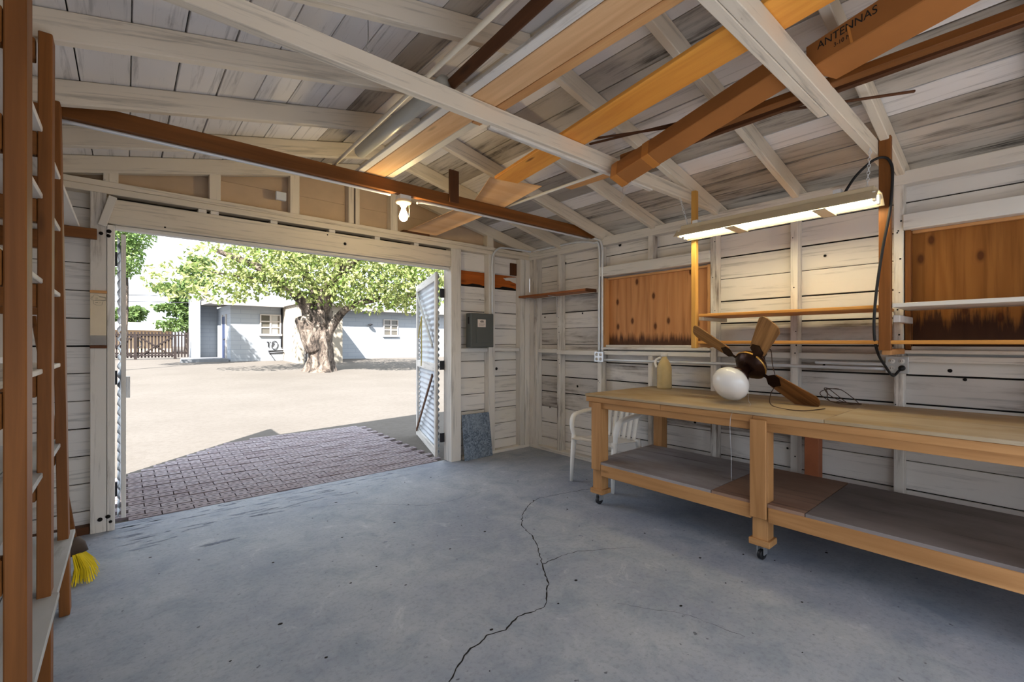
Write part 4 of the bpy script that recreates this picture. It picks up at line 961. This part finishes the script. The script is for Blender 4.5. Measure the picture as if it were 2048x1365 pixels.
# roof slab with overhang
prism('roof', [(HY_-.55, HT-.06), (HY_-.55, HT+.12), (HY_+5.5, HT+.42), (HY_+5.5, HT+.20), (HY_+.0, HT)], HX0-.75, HX1+.4, 'x', WHITEROOF, hs_)
bx('fascia', HX0-.78, HX1+.4, HY_-.58, HY_-.55, HT-.08, HT+.13, WHITEROOF, hs_, 0)
def house_window(px0, py0, px1, py1, cols, rows, cur):
    a = hp(px0, py0); b = hp(px1, py1); f = struct_part = thing_part('window', a, b)
    x0, x1, z0, z1 = a.x, b.x, b.z, a.z
    g = bx('pane', x0, x1, HY_-.012, HY_-.002, z0, z1, MATS['glass'], hs_, 0)
    wn = bx('window_sill', x0-.09, x1+.09, HY_-.10, HY_, z0-.11, z0-.02, FRAMEW, hs_, .004)
    for (u0, u1, v0, v1) in [(x0-.05, x0, z0-.03, z1+.05), (x1, x1+.05, z0-.03, z1+.05)]: bx('window_frame', u0, u1, HY_-.06, HY_, v0, v1, FRAMEW, wn, 0)
    bx('window_frame', x0, x1, HY_-.06, HY_, z1, z1+.05, FRAMEW, wn, 0)
    for k in range(1, cols):
        x = x0+(x1-x0)*k/cols; bx('muntin', x-.035, x+.035, HY_-.05, HY_-.013, z0, z1, FRAMEW, wn, 0)
    for k in range(1, rows):
        z = z0+(z1-z0)*k/rows; bx('muntin', x0, x1, HY_-.045, HY_-.0135, z-.025, z+.025, FRAMEW, wn, 0)
    if cur: bx('curtain', x1-.38, x1-.08, HY_-.0135, HY_-.0125, z0, z1, CURTAIN, wn, 0)
def thing_part(*a): return None
house_window(522, 631, 559, 668, 2, 3, True); house_window(768, 641, 794, 670, 2, 3, False)
# side door and its metal screen
dy0, dy1 = 24.4, 25.3
dr_ = bx('side_door', HX0-.05, HX0-.002, 24.35, 25.25, HG+.02, HG+2.05, BLUEDOOR, hs_, .004)
bx('door_trim', HX0-.06, HX0-.001, 25.25, 25.37, HG, HG+2.15, FRAMEW, hs_, 0); bx('door_trim', HX0-.06, HX0-.001, 24.23, 24.35, HG, HG+2.15, FRAMEW, hs_, 0)
lathe('door_knob', [(0, 0), (.04, 0), (.04, .05), (0, .06)], IRON, dr_, axmat((HX0-.05, 24.45, HG+1.0), (-1, 0, 0)), 12)
# tan storeroom bump-out
SX0, SX1, SYF = 5.62, 7.50, 20.75; sgz = gz(0, SYF)-.1
bx('storeroom_wall', SX0, SX0+.1, SYF, HY_, sgz, HT-.05, TANWALL, hs_, 0)
for k in range(1, 6): bx('siding_batten', SX0-.015, SX0, SYF+.42*k, SYF+.42*k+.03, sgz, HT-.1, TANWALL, hs_, 0)
bx('storeroom_wall', SX0+.1, SX0+.22, SYF, SYF+.1, sgz, HT-.05, TANWALL, hs_, 0); bx('storeroom_wall', SX1-.55, SX1, SYF, SYF+.1, sgz, HT-.05, TANWALL, hs_, 0)
bx('storeroom_wall', SX0+.22, SX1-.55, SYF, SYF+.1, HT-.35, HT-.05, TANWALL, hs_, 0)
bx('storeroom_wall', SX1-.1, SX1, SYF+.1, HY_, sgz, HT-.05, TANWALL, hs_, 0)
bx('storeroom_door', SX0+.22, SX1-.55, SYF+.05, SYF+.09, sgz, HT-.36, FRAMEW, hs_, 0)
prism('storeroom_roof', [(SYF-.25, HT-.05), (SYF-.25, HT+.03), (HY_-.56, HT+.10), (HY_-.56, HT-.05)], SX0-.1, SX1+.1, 'x', WHITEROOF, hs_)
tube('downpipe', [(SX0+.30, SYF-.03, HT-.1), (SX0+.30, SYF-.03, sgz)], .03, IRON, hs_, 8)
tube('downpipe', [(SX0-.06, HY_-.04, HT-.1), (SX0-.06, HY_-.04, HG+.62)], .035, IRON, hs_, 8)
# wall lettering and rail
def wl_(pts, r=.022): tube('wall_lettering', [hp(x, y, HY_-.03) for x, y in pts], r, IRON, hs_, 6)
wl_([(533.5, 684), (537, 684.5), (537, 694.5)]); wl_([(539, 684.2), (541, 684.4)], .016)
wl_([(544.5, 686), (546, 683.5), (549.5, 682.6), (553, 684), (555.5, 688), (555.5, 693), (553, 697), (549, 699), (545, 697.5), (543, 694), (546, 691), (548.5, 686.5)], .016); wl_([(544, 685), (544.6, 689), (543.4, 693)], .016)
tube('hand_rail', [hp(568, 702, HY_-.08), hp(537, 703, HY_-.08), hp(541, 709, HY_-.30)], .035, IRON, hs_, 8); tube('hand_rail', [hp(568, 706, HY_-.30), hp(540, 706.5, HY_-.30)], .03, IRON, hs_, 8)
lathe('wall_lamp', [(0, 0), (.14, .05), (.02, .12), (0, .12)], IRON, hs_, Matrix.Translation(hp(741, 650, HY_-.16)-Vector((0, 0, .05))), 12)
st = pymesh('concrete_step', [(1.6, 23.2, .3), (3.45, 23.2, .3), (3.45, 26.25, .3), (1.85, 26.25, .3), (1.75, 23.25, .60), (3.42, 23.25, .60), (3.42, 26.2, .60), (1.95, 26.2, .60)], [(0, 1, 5, 4), (1, 2, 6, 5), (2, 3, 7, 6), (3, 0, 4, 7), (4, 5, 6, 7)], GREYCURB)
tag(st, 'low grey concrete step before the side door of the pale blue house', 'step')
# ------------------------------------------------------------------ fence and gate
fe = thing('picket_fence', 'dark timber picket fence with a braced gate beside the house', 'fence', (0.8, 26.4, .55))
FYY = 26.4; fg = gz(0, FYY); FX0, FX1 = -3.4, XS-.46
k = 0; x = FX0
while x < FX1:
    h = 1.22+RND.uniform(-.02, .02); bx('picket', x, x+.066, FYY, FYY+.02, fg+.05, fg+h, FENCED, fe, 0); x += .122
for z in (.22, 1.05): bx('fence_rail', FX0, FX1, FYY+.02, FYY+.06, fg+z, fg+z+.07, FENCED, fe, 0)
for x in (-.95, .32, 1.75): bx('fence_post', x-.055, x+.055, FYY-.05, FYY+.06, fg-.2, fg+1.12, FENCED, fe, 0)
for a, b, c, d in ((.40, .10, 1.68, 1.02), (.40, 1.02, 1.68, .10), (-.88, .10, .26, 1.02), (-.88, 1.02, .26, .10)): board('gate_brace', (a, FYY-.02, fg+b), (c, FYY-.02, fg+d), .03, .07, FENCED, fe)
for z in (.12, 1.03): bx('gate_rail', -.9, 1.7, FYY-.035, FYY-.002, fg+z, fg+z+.06, FENCED, fe, 0)
tube('gate_handle', spline([(.45, FYY-.06, fg+.85), (.55, FYY-.08, fg+.62), (.40, FYY-.07, fg+.5)], 4), .02, IRON, fe, 6)
# neighbour
nb = thing('neighbour_house', 'distant tan house with a long white roof behind the fence', 'house', (-6, 44, .6))
NY = 44
a = onY(240, 643, NY); b = onY(345, 662, NY)
bx('wall', a.x-9, b.x, NY+1, NY+6, .3, b.z+.1, plain('tan_stucco', c255(206, 180, 150), .9), nb, 0)
prism('roof', [(NY, b.z), (NY+.0, b.z+.12), (NY+4, a.z+.1), (NY+8, b.z)], a.x-10, b.x+.5, 'x', WHITEROOF, nb)
# ------------------------------------------------------------------ trees
def leaf_mass(name, parent, mat, centers, n, size, seed, lim=None, aspect=.55):
    rr = random.Random(seed); vs = []; fs = []
    tot = sum(c[4] for c in centers)
    for (cx_, cy_, cz_, R_, wt) in centers:
        rx, ry, rz_ = R_ if isinstance(R_, tuple) else (R_, R_, R_)
        for _ in range(int(n*wt/tot)):
            while True:
                d = Vector((rr.uniform(-1, 1), rr.uniform(-1, 1), rr.uniform(-1, 1)))
                if .15 < d.length < 1: break
            d = d*(d.length**-.35)
            p = Vector((cx_+d.x*rx, cy_+d.y*ry, cz_+d.z*rz_))
            if lim and not lim(p): continue
            s = size*rr.uniform(.6, 1.3); t = Vector((rr.uniform(-1, 1), rr.uniform(-1, 1), rr.uniform(-1.2, .3))).normalized()
            u = t.cross(Vector((rr.uniform(-1, 1), rr.uniform(-1, 1), rr.uniform(-1, 1)))).normalized(); nn = t.cross(u)*.12*s
            b0 = len(vs); vs += [p, p+t*s*.5+u*s*aspect*.5+nn, p+t*s, p+t*s*.5-u*s*aspect*.5+nn]; fs += [(b0, b0+1, b0+2), (b0, b0+2, b0+3)]
    o = pymesh(name, vs, fs, mat, parent); o['kind'] = 'stuff'; return o
tr = thing('mulberry_tree', 'broad leafy tree with a thick pale gnarled trunk in the yard', 'tree', (5.21, 16.6, .3))
def trunk(name, base, prof, seed, mat, parent, seg=40, flute=.12):
    vs = []; fs = []
    for i, (z, r, ox, oy) in enumerate(prof):
        for k in range(seg):
            a = 2*math.pi*k/seg
            q = 1+flute*(math.sin(3*a+.5)+.7*math.sin(5*a+2+z*.6)+.4*math.sin(9*a+z*2))*(1.2 if z < .4 else .8)+.10*noise.noise(Vector((math.cos(a)*2+seed, math.sin(a)*2, z*2.2)))+.06*noise.noise(Vector((math.cos(a)*6+seed, math.sin(a)*6, z*6)))
            vs.append((base[0]+ox+r*q*math.cos(a), base[1]+oy+r*q*math.sin(a), base[2]+z))
    for i in range(len(prof)-1):
        for k in range(seg):
            k2 = (k+1) % seg; fs.append((i*seg+k, i*seg+k2, (i+1)*seg+k2, (i+1)*seg+k))
    fs.append(tuple((len(prof)-1)*seg+k for k in range(seg)))
    return pymesh(name, vs, fs, mat, parent, None, True)
TB = (5.21, 16.55, .22); pr = []
for i in range(25):
    z = 2.2*i/24; r = .38+.22*math.exp(-z*4)+.08*max(0, z-.9); pr.append((z, r, .02*z-.18*max(0, z-.9)*.5, .03*z))
BARK = MATS['bark']; trunk('trunk', TB, pr, 2, BARK, tr)
# the sawn-off stub on the left and the boughs
def camvec(r, u, d): return Vector((r*CY+d*SY, -r*SY+d*CY, u))
tb = Vector(TB)
tube('bough', spline([tb+camvec(-.12, .8, -.10), tb+camvec(-.30, 1.45, -.2), tb+camvec(-.48, 2.0, -.25)], 5), [.34]*5+[.32]*5+[.27], BARK, tr, 16)
for pts, r0, r1 in (([(.2, 1.2, -.1), (.65, 1.9, -.2), (1.2, 2.35, -.3), (2.2, 2.6, -.2), (3.4, 2.75, .2)], .17, .05), ([(0, 1.9, 0), (.15, 2.7, .1), (.5, 3.5, .2), (.8, 4.8, .3)], .36, .1), ([(-.2, 1.9, 0), (-.5, 2.6, -.4), (-1.3, 3.4, -1.0), (-2.6, 4.0, -1.6)], .28, .07),
                    ([(0, 2.0, 0), (.5, 2.9, -.6), (1.4, 3.6, -1.2), (2.4, 4.2, -1.6)], .26, .07), ([(-.1, 1.9, .1), (-.4, 3.0, .4), (-1.2, 4.0, .8), (-2.0, 4.8, 1.0)], .25, .07), ([(-.9, 3.0, -.6), (-1.9, 3.2, -1.3), (-2.8, 3.3, -2.0)], .06, .015)):
    P_ = spline([tb+camvec(*p) for p in pts], 5); tube('bough', P_, [r0+(r1-r0)*i/(len(P_)-1) for i in range(len(P_))], BARK, tr, 12)
def cv(r, u, d, R_, wt): p = tb+camvec(r, u, d); return (p.x, p.y, p.z, R_, wt)
CL = [cv(.4, 3.6, -.3, (2.0, 1.8, 1.3), 3.2), cv(2.0, 3.3, -.5, (1.7, 1.5, 1.2), 2.4), cv(3.3, 3.1, .0, (1.4, 1.4, 1.0), 1.8), cv(-1.2, 3.7, -.6, (1.6, 1.6, 1.0), 1.7), cv(-2.3, 3.75, -1.4, (1.3, 1.3, .7), .55), cv(-3.2, 3.0, -2.2, (1.1, 1.1, .6), .3), cv(-2.3, 2.75, -2.0, (.9, .9, .45), .22), cv(0, 5.2, 0, (2.6, 2.4, 1.4), 2.6), cv(2.6, 5.0, .2, (2.2, 2.0, 1.3), 1.8), cv(-2.0, 5.2, -.6, (1.6, 1.6, .9), .4), cv(4.2, 3.8, .4, (1.6, 1.5, 1.0), 1.4), cv(-1.8, 3.0, -1.2, (.9, .9, .5), .3)]
leaf_mass('foliage', tr, MATS['leaf'], CL, 15500, .17, 11)
def tree(name, label, px, py, Y, h, rad, mat, mats_leaf, n, size, seed, blobs, trk=.15):
    c = onY(px, py, Y); g_ = gz(0, min(Y, 27)); t = thing(name, label, 'tree', (c.x, Y, g_))
    tube('trunk', spline([(c.x, Y, g_), (c.x+.1, Y, g_+h*.4), (c.x, Y, g_+h*.8)], 4), [trk*(1-.07*i) for i in range(9)], mat, t, 10)
    leaf_mass('foliage', t, mats_leaf, [(c.x+a*rad, Y+b*rad, g_+z*h, (r*rad, r*rad, r*rad*q), w_) for a, b, z, r, q, w_ in blobs], n, size, seed); return t
tree('feathery_tree', 'soft feathery green tree with drooping twigs near the left door leaf', 246, 700, 20, 6.6, 1.1, BARK, MATS['leaf_feather'], 9000, .12, 21, [(-.5, 0, .80, .9, 1.2, 3), (.10, 0, .74, .72, 1.3, 2.4), (.0, 0, .58, .52, 1.3, 1.5), (-.8, 0, .6, .8, 1.0, 1.4)], .07)
tree('pine_tree', 'tall layered pine tree behind the picket fence', 374, 700, 36, 6.4, 1.6, BARK, MATS['leaf_dark'], 3400, .30, 22, [(-.2, 0, .30, .85, .32, 2), (.2, 0, .42, .8, .30, 2), (-.5, 0, .47, .6, .22, 1.2), (.1, 0, .56, .7, .32, 1.8), (-.4, 0, .66, .75, .25, 1.8), (.3, 0, .72, .6, .35, 1.5), (.3, 0, .85, .6, .4, 1.6), (.45, 0, .96, .4, .4, 1)], .2)
tree('round_tree', 'small round green tree behind the white roof', 266, 700, 58, 4.9, 1.25, BARK, MATS['leaf_dark'], 1600, .4, 23, [(-.2, 0, .70, .9, .7, 2), (.2, 0, .8, .7, .5, 1), (-.8, 0, .72, .7, .6, 1)], .2)
up_ = thing('utility_pole', 'thin power lines strung across the sky behind the pine tree', 'power line', (-7.0, 34, .58))
tube('pole', [(-7.0, 34, .55), (-7.0, 34, 6.3)], .13, FENCED, up_, 10)
for py0, py1 in ((591, 597), (604, 607)):
    e = onY(408, py1, 34); tube('wire', [(-7.0, 34, onY(150, py0-2, 34).z+.1), onY(230, py0-1, 34), onY(300, py0, 34), e, (XS+.5, YBK+.3, HT+.6)], .018, IRON, up_, 5)
